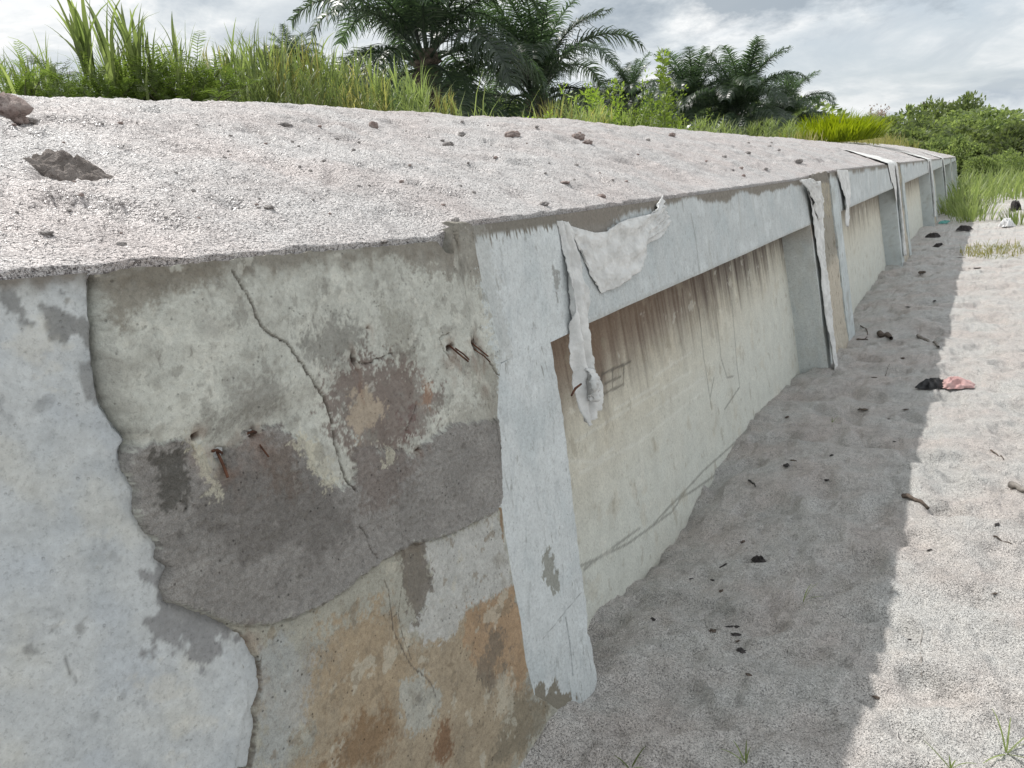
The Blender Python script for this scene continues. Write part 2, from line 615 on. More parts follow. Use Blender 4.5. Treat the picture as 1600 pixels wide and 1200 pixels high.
gx = np.concatenate([-geo(1.5, 3000, 0.35)[::-1], axis([(-1.48, 0.95, 0.0085), (0.95, 2.0, 0.02), (2.0, 4.0, 0.06)]), geo(4.0, 3000, 0.16)])
gy = np.concatenate([-geo(0.6, 3000, 0.35)[::-1], np.arange(-0.5, 1.0, 0.03), geo(1.0, 14.0, 0.0058), geo(14.0, 45.0, 0.012), geo(45, 4000, 0.12)])
GX, GY = np.meshgrid(gx, gy, indexing='xy')
GZ = ground_z(GX, GY)
me = quads_mesh('ground', np.stack([GX.ravel(), GY.ravel(), GZ.ravel()], 1), grid_quads(len(gy), len(gx)))
tag(obj('ground', me, None, SAND), kind='structure')

t_ = np.concatenate([np.linspace(0, 2.7, 230), 2.7 + geo(0.05, 90, 0.12)])
by = np.concatenate([np.arange(-9, 0.1, 0.25), geo(0.12, 12.0, 0.0085)[1:], geo(12.0, 40.0, 0.016), np.arange(40, 60, 0.8)])
T, BY = np.meshgrid(t_, by, indexing='xy')
edge = 0.006 + 0.010 * (1 + fbm(BY[:, :1], BY[:, :1] * 0 + 2.0, 9.0, 3, 61))
BX = XW - edge * np.exp(-T / 0.05) - T
BZ = bank_z(BX, BY)
# lip that falls behind the wall's top edge
lipX, lipY = BX[:, :1] - 0.02, BY[:, :1]
BX = np.concatenate([lipX, BX], 1)
BY2 = np.concatenate([lipY, BY], 1)
BZ = np.concatenate([BZ[:, :1] - 0.10, BZ], 1)
me = quads_mesh('sand_bank', np.stack([BX.ravel(), BY2.ravel(), BZ.ravel()], 1), grid_quads(len(by), len(t_) + 1))
tag(obj('sand_bank', me, None, SANDB), kind='structure')


def hit(u, v, fn, tmax=60.0):
    """first point of the line of sight on a height field"""
    r = ray(u, v)
    ts = np.linspace(0.3, tmax, 6000)
    P = CAM[None] + ts[:, None] * r[None]
    d = P[:, 2] - fn(P[:, 0], P[:, 1])
    i = np.argmax(d < 0)
    return P[i] if d[i] < 0 else P[-1]


# ------------------------------------------------------------------ concrete slabs
def slab(name, y0, y1, ztop_f, zbot, dy, dh, color, disp=None, off=0.0, back=0.30, mat=CONC, parent=None, grain=0.25, ysh=None, back_rows=4):
    """a slab of the wall: a battered front height field with sides and top running back into the bank"""
    ny, nh = max(2, int((y1 - y0) / dy)), max(2, int((ZT - zbot) / dh))
    s = np.linspace(0, 1, ny)
    q = np.linspace(0, 1, nh)
    S, Q_ = np.meshgrid(s, q, indexing='xy')          # rows go down
    Yc = y0 + S * (y1 - y0)
    top = ztop_f(Yc)
    Z = top + (zbot - top) * Q_
    Hh = ZT - Z
    if ysh is not None:
        Yc = ysh(Yc, Hh, S)
    colr, gr = color(Yc, Hh)
    dx = disp(Yc, Hh) if disp is not None else 0.0
    X = XW + off + BAT * Hh + dx
    V = [np.stack([X.ravel(), Yc.ravel(), Z.ravel()], 1)]
    C = [colr.reshape(-1, 3)]
    G = [np.broadcast_to(gr, Yc.shape).ravel()]
    Q = [grid_quads(nh, ny)[:, ::-1]]
    idx = np.arange(ny * nh).reshape(nh, ny)
    ring = np.concatenate([idx[::-1, 0], idx[0, 1:-1], idx[:, -1]])     # up the left, along the top, down the right
    prev = ring
    base = ny * nh
    for k in range(1, back_rows + 1):
        P = V[0][ring].copy()
        P[:, 0] -= back * k / back_rows
        P[nh:nh + ny - 2, 2] -= 0.014 * min(k, 2)          # the top falls away a little under the sand
        V.append(P)
        cs_, gs_ = color(P[:, 1] + 2.3 * back * k / back_rows, ZT - V[0][ring][:, 2])
        C.append(0.6 * cs_ + 0.4 * cs_.mean(0))
        G.append(np.broadcast_to(gs_, (len(ring),)))
        cur = base + np.arange(len(ring))
        base += len(ring)
        Q.append(np.stack([prev[:-1], prev[1:], cur[1:], cur[:-1]], 1)[:, ::-1])
        prev = cur
    me = quads_mesh(name, np.concatenate(V), np.concatenate(Q), True, {'stain': np.concatenate(C), 'grain': np.concatenate(G)})
    e = me.attributes.new('sharp_edge', 'BOOLEAN', 'EDGE')
    me.set_sharp_from_angle(angle=math.radians(38))
    return obj(name, me, parent, mat)


def lay(col, sd, c, w=0.006, amp=0.0, nz=None, alpha=1.0):
    """lay a stain with outline sd (metres, negative inside) over col"""
    d = sd if nz is None else sd + amp * nz
    w = w * 0.55
    k = sstep(w, -w, d)[..., None]
    if isinstance(alpha, np.ndarray):
        alpha = alpha[..., None]
    return col * (1 - k * alpha) + np.asarray(c) * k * alpha


def blend(col, k, c):
    k = np.clip(k, 0, 1)[..., None]
    return col * (1 - k) + np.asarray(c) * k


def speck(Y, H, f, seed, lo, hi, sx=1.0):
    return sstep(lo, hi, fbm(Y * sx, H, f, 2, seed))


def peel(Y, H, f, seed, thr, sharp=0.05, sx=1.0):
    # crisp-edged areas where a coat has come off
    return sstep(thr, thr + sharp, fbm(Y * sx, H, f, 6, seed, 0.62))


def white_paint(Y, H, seed=0, tint=(190, 194, 194)):
    """thin white paint rubbed on concrete, with brush streaks and flecks where it has come off"""
    n1 = fbm(Y, H, 5.0, 4, seed)
    n2 = fbm(Y * 2.2 + H, H * 0.5 - Y * 0.6, 16.0, 3, seed + 7)
    col = np.broadcast_to(A(*tint), Y.shape + (3,)).copy()
    col = blend(col, sstep(-0.1, 0.7, n1) * 0.5, A(170, 178, 180))
    col = blend(col, sstep(0.15, 0.75, n2) * 0.35, A(158, 164, 166))
    col = blend(col, sstep(0.1, 0.6, -n1) * 0.4, A(205, 210, 211))
    n3 = fbm(Y, H, 24.0, 5, seed + 9, 0.65)
    col = blend(col, peel(Y, H, 8.0, seed + 21, 0.40, 0.10, 2.0) * 0.32, A(150, 152, 150))
    col = blend(col, peel(Y, H, 16.0, seed + 25, 0.52, 0.05, 2.6) * 0.5, A(134, 134, 130))
    return col * (1 + 0.09 * n3)[..., None]


def top_dirt(col, Y, H, seed, depth=0.028, vary=0.035, c=(124, 119, 111)):
    d = H - (ZT - ztop(Y))
    lim = depth + vary * fbm(Y, Y * 0 + 1.3, 2.2, 3, seed) + 0.014 * fbm(Y, H * 0.4, 34.0, 4, seed + 3, 0.7)
    k = sstep(0.012, -0.006, d - lim)
    drip = sstep(0.42, 0.7, fbm(Y, H * 0.12, 60.0, 2, seed + 5)) * sstep(0.02, 0.14, 0.16 - d + 0.06 * fbm(Y, Y * 0, 9.0, 2, seed + 6)) * 0.5
    return blend(col, np.maximum(k, drip), A(*c) * (1 + 0.25 * fbm(Y, H, 60, 2, seed + 8))[..., None])


# ---- unit 0: the white end at the near left
U0_RIGHT = [(150, 428), (147, 470), (151, 540), (156, 590), (165, 630), (190, 668), (205, 690)]


J_OUT = [(150, 400), (147, 470), (151, 540), (156, 590), (165, 630), (190, 668), (203, 688), (193, 705), (194, 735), (210, 765), (208, 800),
         (226, 830), (246, 850), (244, 872), (262, 885), (250, 915), (262, 940), (300, 955), (345, 970), (366, 985), (378, 1030), (390, 1060), (394, 1105),
         (384, 1135), (374, 1200), (360, 1330), (700, 1600), (1000, 1200), (852, 1095), (834, 1085), (820, 1030), (812, 965), (800, 905), (788, 832), (780, 770),
         (778, 700), (776, 645), (779, 592), (782, 575), (780, 545), (770, 500), (762, 468), (752, 440), (744, 398), (736, 345)]


def unit0_color(Y, H):
    n1 = fbm(Y, H, 6.0, 5, 101)
    streak = fbm(Y * 1.2 + H * 0.8, H * 1.2 - Y * 1.2, 5.0, 4, 104)
    col = np.broadcast_to(A(181, 184, 184), Y.shape + (3,)).copy()
    col = blend(col, sstep(0.0, 0.7, n1) * 0.5, A(160, 166, 170))
    col = blend(col, sstep(0.1, 0.7, streak) * 0.45, A(190, 188, 178))
    col = blend(col, sstep(0.1, 0.6, -streak) * 0.4, A(168, 175, 182))
    n2 = fbm(Y, H, 40.0, 3, 108)
    for poly, a in (([(10, 455), (35, 470), (60, 505), (45, 515), (20, 500)], .8), ([(62, 480), (90, 470), (140, 510), (145, 545), (110, 535), (75, 530)], .85),
                    ([(112, 575), (150, 565), (158, 600), (175, 650), (150, 640), (130, 610)], .7), ([(36, 560), (48, 575), (50, 585), (40, 575)], .7),
                    ([(125, 983), (135, 978), (137, 990), (127, 994)], .6), ([(45, 1010), (55, 1005), (55, 1016)], .6)):
        col = lay(col, sd_poly(Y, H, fp(poly)), A(120, 120, 118), 0.006, 0.022, n2, a)
    # smear of grey render rubbed over the white below the patch
    sm = sd_poly(Y, H, fp([(225, 900), (240, 930), (245, 950), (232, 985), (228, 1020), (260, 1000), (290, 1020), (310, 1045), (335, 1030), (370, 1000), (380, 960), (300, 880)]))
    col = lay(col, sm, A(132, 132, 132), 0.010, 0.04, fbm(Y * 1.3 - H, H + Y, 22.0, 4, 111), 0.9)
    d = H - (ZT - ztop(Y))
    col = blend(col, sstep(0.03, 0.0, d - 0.012 * n2), A(120, 115, 108))
    n4 = fbm(Y * 1.0 + H * 0.7, (H - Y * 0.7) * 2.2, 9.0, 5, 117, 0.62)
    col = col * (1 + 0.13 * n4 + 0.06 * n2)[..., None]
    col = blend(col, peel(Y + 0.6 * H, (H - 0.6 * Y) * 1.8, 6.0, 124, 0.30, 0.25) * 0.30, A(150, 153, 155))
    col = blend(col, peel(Y + 0.6 * H, (H - 0.6 * Y) * 1.8, 5.0, 128, 0.30, 0.2) * 0.35, A(196, 192, 180))
    col = blend(col, peel(Y, H, 12.0, 126, 0.56, 0.06) * 0.45, A(140, 142, 143))
    dots = speck(Y, H, 17.0, 118, 0.74, 0.84) * sstep(0.0, 0.4, fbm(Y, H, 3.0, 2, 119))
    col = blend(col, dots * 0.45, A(125, 127, 128))
    crk = seg_dist(Y, H, fp([(97, 1020), (108, 1045), (120, 1068)])) + 0.002 * n2
    col = blend(col, sstep(0.0028, 0.0006, crk) * 0.6, A(90, 90, 88))
    return col, 0.12


def unit0_disp(Y, H):
    so = sd_poly(Y, H, fp(J_OUT)) + 0.003 * fbm(Y, H, 28.0, 4, 206)
    up = sstep(0.27, 0.20, H)
    g = -0.018 * sstep(0.012, 0.002, so) * up - 0.004 * sstep(0.008, 0.001, so) * (1 - up)
    return g + unit0_base(Y, H)


def unit0_base(Y, H):
    return 0.0025 * fbm(Y, H, 9.0, 4, 121) + 0.004 * fbm(Y, H, 2.0, 2, 123)


WALLS = []
u0 = thing('concrete_wall_unit', 'nearest concrete wall unit, smooth whitewashed end left of the patched joint', 'wall unit', (XW, -1.5, 0), group='precast concrete wall units')
WALLS.append(u0)


def place(part, root):
    part.parent = root
    part.matrix_parent_inverse = Matrix.Translation(root.location).inverted()


p = slab('flange', -0.25, 0.85, ztop, -0.35, 0.0042, 0.0042, unit0_color, unit0_disp, back=0.25)
place(p, u0)
p = slab('wall_body', -4.0, -0.25, ztop, -0.35, 0.05, 0.05, lambda Y, H: (white_paint(Y, H, 130), 0.12), None, back=0.25)
place(p, u0)

# ---- the near joint: cracked, patched infill
J_TOP = [(100, 428), (152, 428), (175, 420), (250, 417), (350, 405), (450, 396), (560, 388), (640, 381), (678, 376), (686, 386), (694, 396), (706, 397),
         (713, 388), (706, 366), (703, 352), (712, 344), (724, 347), (735, 352), (800, 345)]
_jt = fp(J_TOP)
_o = np.argsort(_jt[:, 0])
_jy, _jz = _jt[_o, 0], ZT - _jt[_o, 1]


def joint_top(Y):
    return np.interp(Y, _jy, _jz) + 0.004 * fbm(Y, Y * 0 + 4.4, 30.0, 3, 140)


PATCH = [(200, 692), (235, 688), (285, 688), (300, 705), (318, 735), (335, 748), (352, 700), (385, 672), (430, 665), (470, 690), (485, 735), (525, 762),
         (548, 752), (552, 700), (600, 700), (640, 712), (660, 690), (700, 665), (774, 655), (779, 700), (782, 772), (770, 800), (740, 815), (690, 838),
         (640, 850), (600, 872), (560, 898), (520, 930), (480, 952), (440, 968), (400, 976), (360, 974), (310, 956), (262, 940), (240, 915), (240, 872), (244, 850),
         (224, 830), (205, 800), (206, 765), (192, 735), (190, 705)]
PLIP = [(262, 940), (310, 956), (360, 974), (400, 976), (440, 968), (480, 952), (520, 930), (560, 898), (600, 872), (640, 850), (690, 838), (740, 815), (782, 790)]
CRACK = [(348, 425), (362, 448), (375, 468), (386, 495), (398, 516), (420, 528), (440, 541), (455, 562), (470, 582), (488, 603), (504, 622), (514, 650),
         (519, 690), (528, 725), (536, 748), (548, 765)]
CRACK2 = [(555, 820), (566, 838), (572, 858), (582, 870)]
CRACK3 = [(648, 632), (640, 655), (632, 672)]
CRACK4 = [(700, 560), (690, 545), (684, 530), (700, 520)]
CRACK5 = [(553, 566), (575, 568), (590, 560), (610, 552)]
CRACK6 = [(735, 530), (748, 545), (760, 560), (772, 580), (780, 592)]
HOLES = [(704, 541, 13, 10), (741, 538, 9, 14), (298, 679, 7, 6), (341, 706, 8, 7), (392, 676, 10, 6), (553, 562, 3, 12), (574, 512, 4, 3), (650, 702, 8, 3), (380, 1003, 8, 12)]
GAP = [(366, 985), (384, 995), (402, 1030), (408, 1072), (396, 1110), (400, 1135), (388, 1200), (374, 1200), (384, 1135), (394, 1105), (390, 1060), (378, 1030)]
DARKP = [(632, 845), (655, 842), (668, 880), (672, 915), (664, 945), (648, 968), (634, 940), (628, 900)]


def joint_color(Y, H):
    n1 = fbm(Y, H, 7.0, 5, 201)
    n2 = fbm(Y, H, 28.0, 4, 206)
    n3 = fbm(Y, H, 90.0, 3, 211)
    m = n2 * 0.7 + n3 * 0.55 + 0.35 * fbm(Y, H, 210.0, 2, 216)
    S = lambda p: sd_poly(Y, H, fp(p))
    col = np.broadcast_to(A(180, 181, 173), Y.shape + (3,)).copy()
    col = blend(col, sstep(0.0, 0.6, n1) * 0.6, A(192, 192, 183))
    col = blend(col, sstep(0.05, 0.6, -n1 + 0.3 * n2) * 0.6, A(152, 151, 143))
    col = blend(col, sstep(0.25, 0.6, n2) * 0.45, A(140, 138, 130))
    # algae-dark band under the top
    d = H - (ZT - joint_top(Y))
    col = blend(col, sstep(0.055, 0.0, d - 0.03 * n2 - 0.02 * n1) * 0.8, A(112, 106, 96))
    col = lay(col, S([(150, 415), (335, 400), (330, 438), (270, 452), (230, 470), (190, 500), (160, 520)]), A(116, 110, 99), 0.03, 0.03, m, 0.75)
    col = lay(col, S([(600, 380), (740, 350), (760, 400), (775, 470), (740, 440), (690, 430), (640, 420)]), A(128, 123, 114), 0.025, 0.04, m, 0.75)
    col = lay(col, S([(455, 530), (500, 505), (555, 500), (568, 540), (550, 575), (500, 575), (470, 560)]), A(124, 123, 117), 0.03, 0.045, m, 0.8)
    col = lay(col, S([(590, 470), (640, 500), (650, 560), (640, 620), (615, 590), (600, 530)]), A(140, 138, 128), 0.02, 0.04, m, 0.6)
    col = lay(col, S([(355, 590), (420, 590), (440, 640), (400, 660), (340, 670)]), A(128, 126, 120), 0.03, 0.05, m, 0.6)
    col = lay(col, S([(715, 560), (790, 560), (790, 590), (776, 650), (740, 620)]), A(142, 140, 130), 0.02, 0.04, m, 0.7)
    col = lay(col, S([(690, 640), (775, 620), (778, 690), (700, 690)]), A(150, 147, 138), 0.02, 0.05, m, 0.6)
    # red-brown stain with a pale island
    col = lay(col, S([(505, 610), (520, 580), (570, 565), (630, 560), (655, 590), (690, 620), (668, 665), (640, 690), (600, 720), (560, 730), (530, 690), (515, 650)]), A(106, 92, 86), 0.034, 0.075, m, 0.8)
    col = lay(col, S([(545, 612), (570, 606), (598, 630), (600, 655), (575, 672), (552, 700), (545, 655)]), A(160, 148, 132), 0.008, 0.03, m, 0.9)
    col = lay(col, S([(625, 640), (645, 635), (650, 680), (628, 685)]), A(100, 78, 74), 0.015, 0.03, m, 0.7)
    col = lay(col, S([(660, 590), (672, 600), (668, 640), (655, 630)]), A(152, 122, 100), 0.012, 0.02, m, 0.6)
    col = lay(col, S([(748, 430), (768, 450), (800, 490), (810, 580), (790, 640), (778, 600), (768, 540), (758, 490)]), A(190, 196, 196), 0.012, 0.05, m, 0.8)
    # coarse grey render patch
    sp = S(PATCH)
    pk = sstep(0.004, -0.004, sp + 0.016 * m)
    pc = A(138, 135, 131) * (1 + 0.16 * n1 + 0.12 * n3)[..., None]
    col = blend(col, pk, pc)
    col = lay(col, S([(232, 705), (280, 702), (290, 735), (282, 790), (252, 800), (236, 760)]), A(84, 82, 77), 0.012, 0.03, m, 0.8)
    col = lay(col, S([(330, 740), (400, 690), (470, 720), (540, 790), (560, 850), (480, 880), (380, 850), (310, 790)]), A(106, 102, 98), 0.05, 0.05, n1 + n2, 0.6)
    col = lay(col, S([(548, 700), (620, 690), (640, 740), (590, 800), (552, 780)]), A(112, 99, 92), 0.04, 0.06, m, 0.5)
    col = lay(col, S([(400, 690), (450, 690), (470, 760), (420, 770)]), A(106, 90, 78), 0.04, 0.05, m, 0.45)
    # cream islands that show through the patch
    for q_ in ([(288, 690), (312, 700), (338, 745), (330, 775), (310, 760), (296, 720)], [(455, 685), (490, 680), (512, 710), (520, 750), (500, 760), (478, 735)], [(590, 700), (608, 702), (606, 720), (592, 718)]):
        col = lay(col, S(q_), A(184, 180, 164), 0.006, 0.03, m, 0.85)
    # below the patch
    low = S(PLIP + [(785, 850), (800, 905), (812, 965), (834, 1085), (852, 1095), (1000, 1200), (700, 1600), (360, 1330), (374, 1200), (394, 1105), (380, 1030), (366, 985), (300, 955)])
    lk = sstep(0.004, -0.004, low + 0.005 * m)
    lowc = np.broadcast_to(A(160, 158, 147), Y.shape + (3,)).copy()
    lowc = blend(lowc, sstep(0.0, 0.55, n1) * 0.6, A(142, 142, 136))
    lowc = lay(lowc, S([(470, 1010), (520, 985), (600, 960), (640, 1000), (700, 960), (760, 930), (810, 915), (840, 1100), (760, 1300), (420, 1300), (470, 1150), (450, 1080)]), A(158, 143, 121), 0.05, 0.06, n1 + m, 0.85)
    lowc = lay(lowc, S([(500, 985), (590, 950), (640, 1040), (620, 1110), (540, 1120), (480, 1060)]), A(158, 141, 117), 0.04, 0.06, m, 0.6)
    lowc = lay(lowc, S([(650, 850), (690, 840), (740, 816), (775, 800), (795, 880), (800, 910), (770, 935), (725, 960), (700, 1000), (665, 1005), (640, 985), (655, 950), (668, 900)]), A(178, 178, 174), 0.006, 0.03, m, 0.9)
    lowc = lay(lowc, S([(726, 945), (770, 935), (802, 918), (815, 990), (822, 1050), (800, 1100), (770, 1060), (740, 1040), (720, 1000)]), A(160, 136, 110), 0.010, 0.03, m, 0.9)
    lowc = lay(lowc, S([(752, 1000), (775, 985), (790, 1010), (782, 1060), (762, 1075), (748, 1040)]), A(112, 104, 93), 0.03, 0.05, m + fbm(Y, H, 15.0, 3, 282), 0.75)
    lowc = lay(lowc, S([(622, 1065), (655, 1055), (690, 1080), (672, 1130), (640, 1150), (622, 1115)]), A(168, 168, 160), 0.012, 0.03, m, 0.85)
    lowc = lay(lowc, S([(640, 1080), (655, 1075), (660, 1095), (645, 1100)]), A(120, 120, 116), 0.01, 0.02, m, 0.6)
    lowc = lay(lowc, S([(390, 1010), (440, 990), (480, 1040), (470, 1120), (430, 1200), (400, 1200), (405, 1100)]), A(160, 163, 162), 0.03, 0.05, m, 0.7)
    lowc = lay(lowc, S([(560, 1120), (600, 1110), (620, 1150), (580, 1200), (500, 1200), (530, 1150)]), A(124, 98, 70), 0.04, 0.05, m, 0.7)
    lowc = lay(lowc, S([(675, 1140), (700, 1130), (705, 1180), (680, 1200)]), A(118, 88, 64), 0.02, 0.03, m, 0.8)
    lowc = lay(lowc, S([(800, 1080), (835, 1090), (860, 1100), (840, 1140), (800, 1180), (760, 1200), (780, 1140)]), A(128, 120, 104), 0.02, 0.03, m, 0.8)
    lowc = lay(lowc, S([(775, 1060), (800, 1050), (800, 1110), (770, 1120)]), A(186, 180, 164), 0.015, 0.03, m, 0.6)
    lowc = lay(lowc, S(DARKP), A(116, 110, 102), 0.004, 0.022, m + fbm(Y, H, 18.0, 3, 281), 0.9)
    lowc = lay(lowc, S([(600, 850), (640, 842), (655, 860), (630, 875)]), A(120, 113, 103), 0.01, 0.02, m, 0.8)
    lowc = lay(lowc, S([(776, 765), (790, 800), (795, 835), (786, 850), (778, 810)]), A(140, 118, 92), 0.004, 0.01, m, 0.9)
    lowc = lay(lowc, S(GAP), A(92, 84, 74), 0.004, 0.008, m, 0.9)  # dark concrete of the gap, with its recess shade painted in
    lowc = blend(lowc, speck(Y, H, 75.0, 222, 0.62, 0.8) * 0.3, A(96, 80, 62))
    n5 = fbm(Y, H, 16.0, 6, 226, 0.68)
    lowc = lowc * (1 + 0.16 * n5)[..., None]
    lowc = blend(lowc, sstep(0.25, 0.6, fbm(Y * 1.5, H, 12.0, 5, 227, 0.65)) * 0.35, A(126, 118, 104))
    col = col * (1 + 0.14 * n5)[..., None]
    col = blend(col, sstep(0.22, 0.6, fbm(Y, H * 1.2, 11.0, 6, 228, 0.7)) * 0.45 * (1 - pk), A(138, 136, 130))
    col = blend(col, peel(Y, H, 9.0, 261, 0.22, 0.10) * 0.35 * (1 - pk), A(150, 149, 142))
    col = blend(col, peel(Y, H * 0.8, 18.0, 264, 0.34, 0.06) * 0.5 * (1 - pk), A(128, 126, 119))
    col = blend(col, peel(Y, H, 14.0, 267, 0.36, 0.08) * 0.35 * (1 - pk), A(206, 205, 195))
    col = blend(col, peel(Y, H, 22.0, 270, 0.46, 0.06) * 0.35 * pk, A(160, 157, 152))
    col = blend(col, peel(Y, H, 30.0, 273, 0.50, 0.05) * 0.5 * pk, A(96, 92, 87))
    lowc = blend(lowc, peel(Y, H, 10.0, 276, 0.34, 0.08) * 0.5, A(186, 182, 168))
    lowc = blend(lowc, peel(Y, H, 16.0, 279, 0.40, 0.06) * 0.55, A(128, 116, 98))
    col = blend(col, lk, lowc)
    # thin dark veins, crack lines and flecks
    ck = np.full(Y.shape, 9.0)
    Y0_, H0_ = Y, H
    Y, H = Y + 0.004 * n2, H + 0.004 * n3
    for c_ in (CRACK, CRACK2, CRACK3, CRACK4, CRACK5, CRACK6, [(628, 905), (620, 960), (630, 1000), (640, 1030)], [(598, 905), (606, 925), (612, 985), (640, 1040), (670, 1065), (678, 1090)]):
        ck = np.minimum(ck, seg_dist(Y, H, fp(c_)) + (0.0 if len(c_) > 4 else 0.0006))
    Y, H = Y0_, H0_
    col = blend(col, sstep(0.0022, 0.0006, ck + 0.0012 * n3) * 0.8, A(84, 76, 68))
    col = blend(col, speck(Y, H, 85.0, 231, 0.6, 0.8) * 0.5 * (1 - pk) * sstep(-0.2, 0.4, n1), A(104, 100, 92))
    col = blend(col, sstep(0.006, -0.006, np.abs(n1 + 0.3) - 0.02) * 0.22, A(110, 106, 98))
    for (u, v, a, b) in HOLES:
        c_ = front(u, v)
        sc = 0.00125
        q_ = np.sqrt(((Y - c_[0]) / (a * sc)) ** 2 + ((H - c_[1]) / (b * sc)) ** 2)
        col = blend(col, sstep(1.0, 0.5, q_ + 0.6 * n2 + 0.4 * n3), A(74, 64, 56))
        col = blend(col, sstep(4.5, 0.8, np.sqrt(((Y - c_[0]) / (a * sc)) ** 2 + (np.maximum(H - c_[1], (c_[1] - H) * 4) / (b * sc * 3)) ** 2)) * 0.35 * sstep(-0.4, 0.4, n2), A(120, 84, 62))
    g = np.clip(0.42 + 0.75 * pk * (1 - lk) + 0.3 * lk, 0, 1)
    return np.clip(col, 0.01, 0.8), g


def joint_disp(Y, H):
    n2 = fbm(Y, H, 28.0, 4, 206)
    n3 = fbm(Y, H, 90.0, 3, 211)
    m = n2 * 0.7 + n3 * 0.5
    so = sd_poly(Y, H, fp(J_OUT))
    left = sstep(1.15, 0.9, Y) * sstep(0.27, 0.20, H + 0.01 * n2)          # the plaster bulges over unit 0 on the upper left
    hgt = 0.005 + 0.020 * left
    d = hgt * np.sqrt(np.clip(-(so + 0.005 * m) / (0.005 + 0.012 * left), 0, 1)) - 0.03 * sstep(-0.001, 0.004, so + 0.003 * m)
    d = d + 0.0055 * fbm(Y, H, 3.5, 3, 241) * sstep(0, -0.05, so) + 0.0024 * n2 + 0.0013 * n3
    sp = sd_poly(Y, H, fp(PATCH)) + 0.010 * m
    d = d + (0.0085 + 0.0026 * fbm(Y, H, 120.0, 3, 251) + 0.002 * fbm(Y, H, 30.0, 3, 252)) * sstep(0.0012, -0.0022, sp)
    low = seg_dist(Y, H, fp(PLIP)) + 0.003 * n2
    d = d + 0.004 * sstep(0.02, 0.0, low) * sstep(0.0, -0.01, sp) - 0.006 * sstep(0.006, 0.0, low) * sstep(-0.002, 0.003, sp)
    for c_, dep in ((CRACK, 0.009), (CRACK2, 0.007), (CRACK3, 0.007), (CRACK4, 0.01), (CRACK5, 0.008), (CRACK6, 0.012)):
        d = d - 0.55 * dep * sstep(0.0030, 0.0008, seg_dist(Y + 0.004 * n2, H + 0.004 * n3, fp(c_)))
    cr = seg_dist(Y, H, fp(CRACK))
    d = d + 0.002 * sstep(0.03, 0.004, cr) * (Y > np.interp(H, fp(CRACK)[:, 1], fp(CRACK)[:, 0]))
    for (u, v, a, b) in HOLES:
        c_ = front(u, v)
        q_ = np.sqrt(((Y - c_[0]) / (a * 0.00125)) ** 2 + ((H - c_[1]) / (b * 0.00125)) ** 2)
        d = d - 0.016 * sstep(1.0, 0.35, q_ + 0.6 * n2 + 0.4 * n3) - 0.003 * sstep(2.0, 1.0, q_ + 0.8 * n2 + 0.4 * n3)
    d = d - 0.016 * sstep(0.002, -0.004, sd_poly(Y, H, fp(GAP)) + 0.003 * m)
    d = d - 0.004 * sstep(0.002, -0.002, sd_poly(Y, H, fp(DARKP)) + 0.006 * m)
    return d


joint = thing('joint_infill', 'wide cracked joint patched with coarse grey render, rusty wires poking out', 'joint infill', (XW, 1.1, 0), group='joint infills between wall units')
p = slab('infill', 0.56, 1.80, joint_top, -0.25, 0.0026, 0.0026, joint_color, joint_disp, back=0.3, grain=0.5)
place(p, joint)


def wire(pts, r, name='wire'):
    """pts: (u, v, out) on the near joint, out = metres proud of the face"""
    P = []
    for u, v, o in pts:
        y, h = front(u, v, o)
        P.append((XW + BAT * h + o, y, ZT - h))
    V, Q = tube(P, r, 6)
    w = obj(name, quads_mesh(name, np.array(V), np.array(Q)), None, RUST)
    place(w, joint)


wire([(698, 536, -.012), (706, 543, .004), (716, 552, .02), (732, 565, .032)], .0022)
wire([(706, 540, -.010), (714, 546, .006), (724, 553, .02), (733, 562, .03)], .0018)
wire([(736, 534, -.012), (742, 540, .006), (752, 548, .018), (763, 557, .028)], .0018)
wire([(734, 540, -.012), (744, 548, .006), (756, 556, .016), (766, 566, .024)], .0016)
wire([(336, 700, -.012), (342, 712, .006), (349, 727, .014), (356, 746, .022)], .0026)
wire([(330, 705, .004), (340, 703, .008), (347, 708, .006)], .0024)
wire([(388, 672, -.012), (398, 684, .006), (408, 698, .014), (420, 714, .02)], .0016)
wire([(384, 679, .004), (394, 674, .008), (402, 676, .004)], .0022)

# ---- units 1..6: near flange, top beam, recessed panel, far flange
UNITS = [(1.50, 5.87, 6.15), (6.90, 11.8, 12.12), (13.0, 19.1, 19.4), (20.2, 24.8, 25.1), (25.9, 30.0, 30.3), (31.0, 35.2, 35.5)]
BEAM_BOT = 1.015


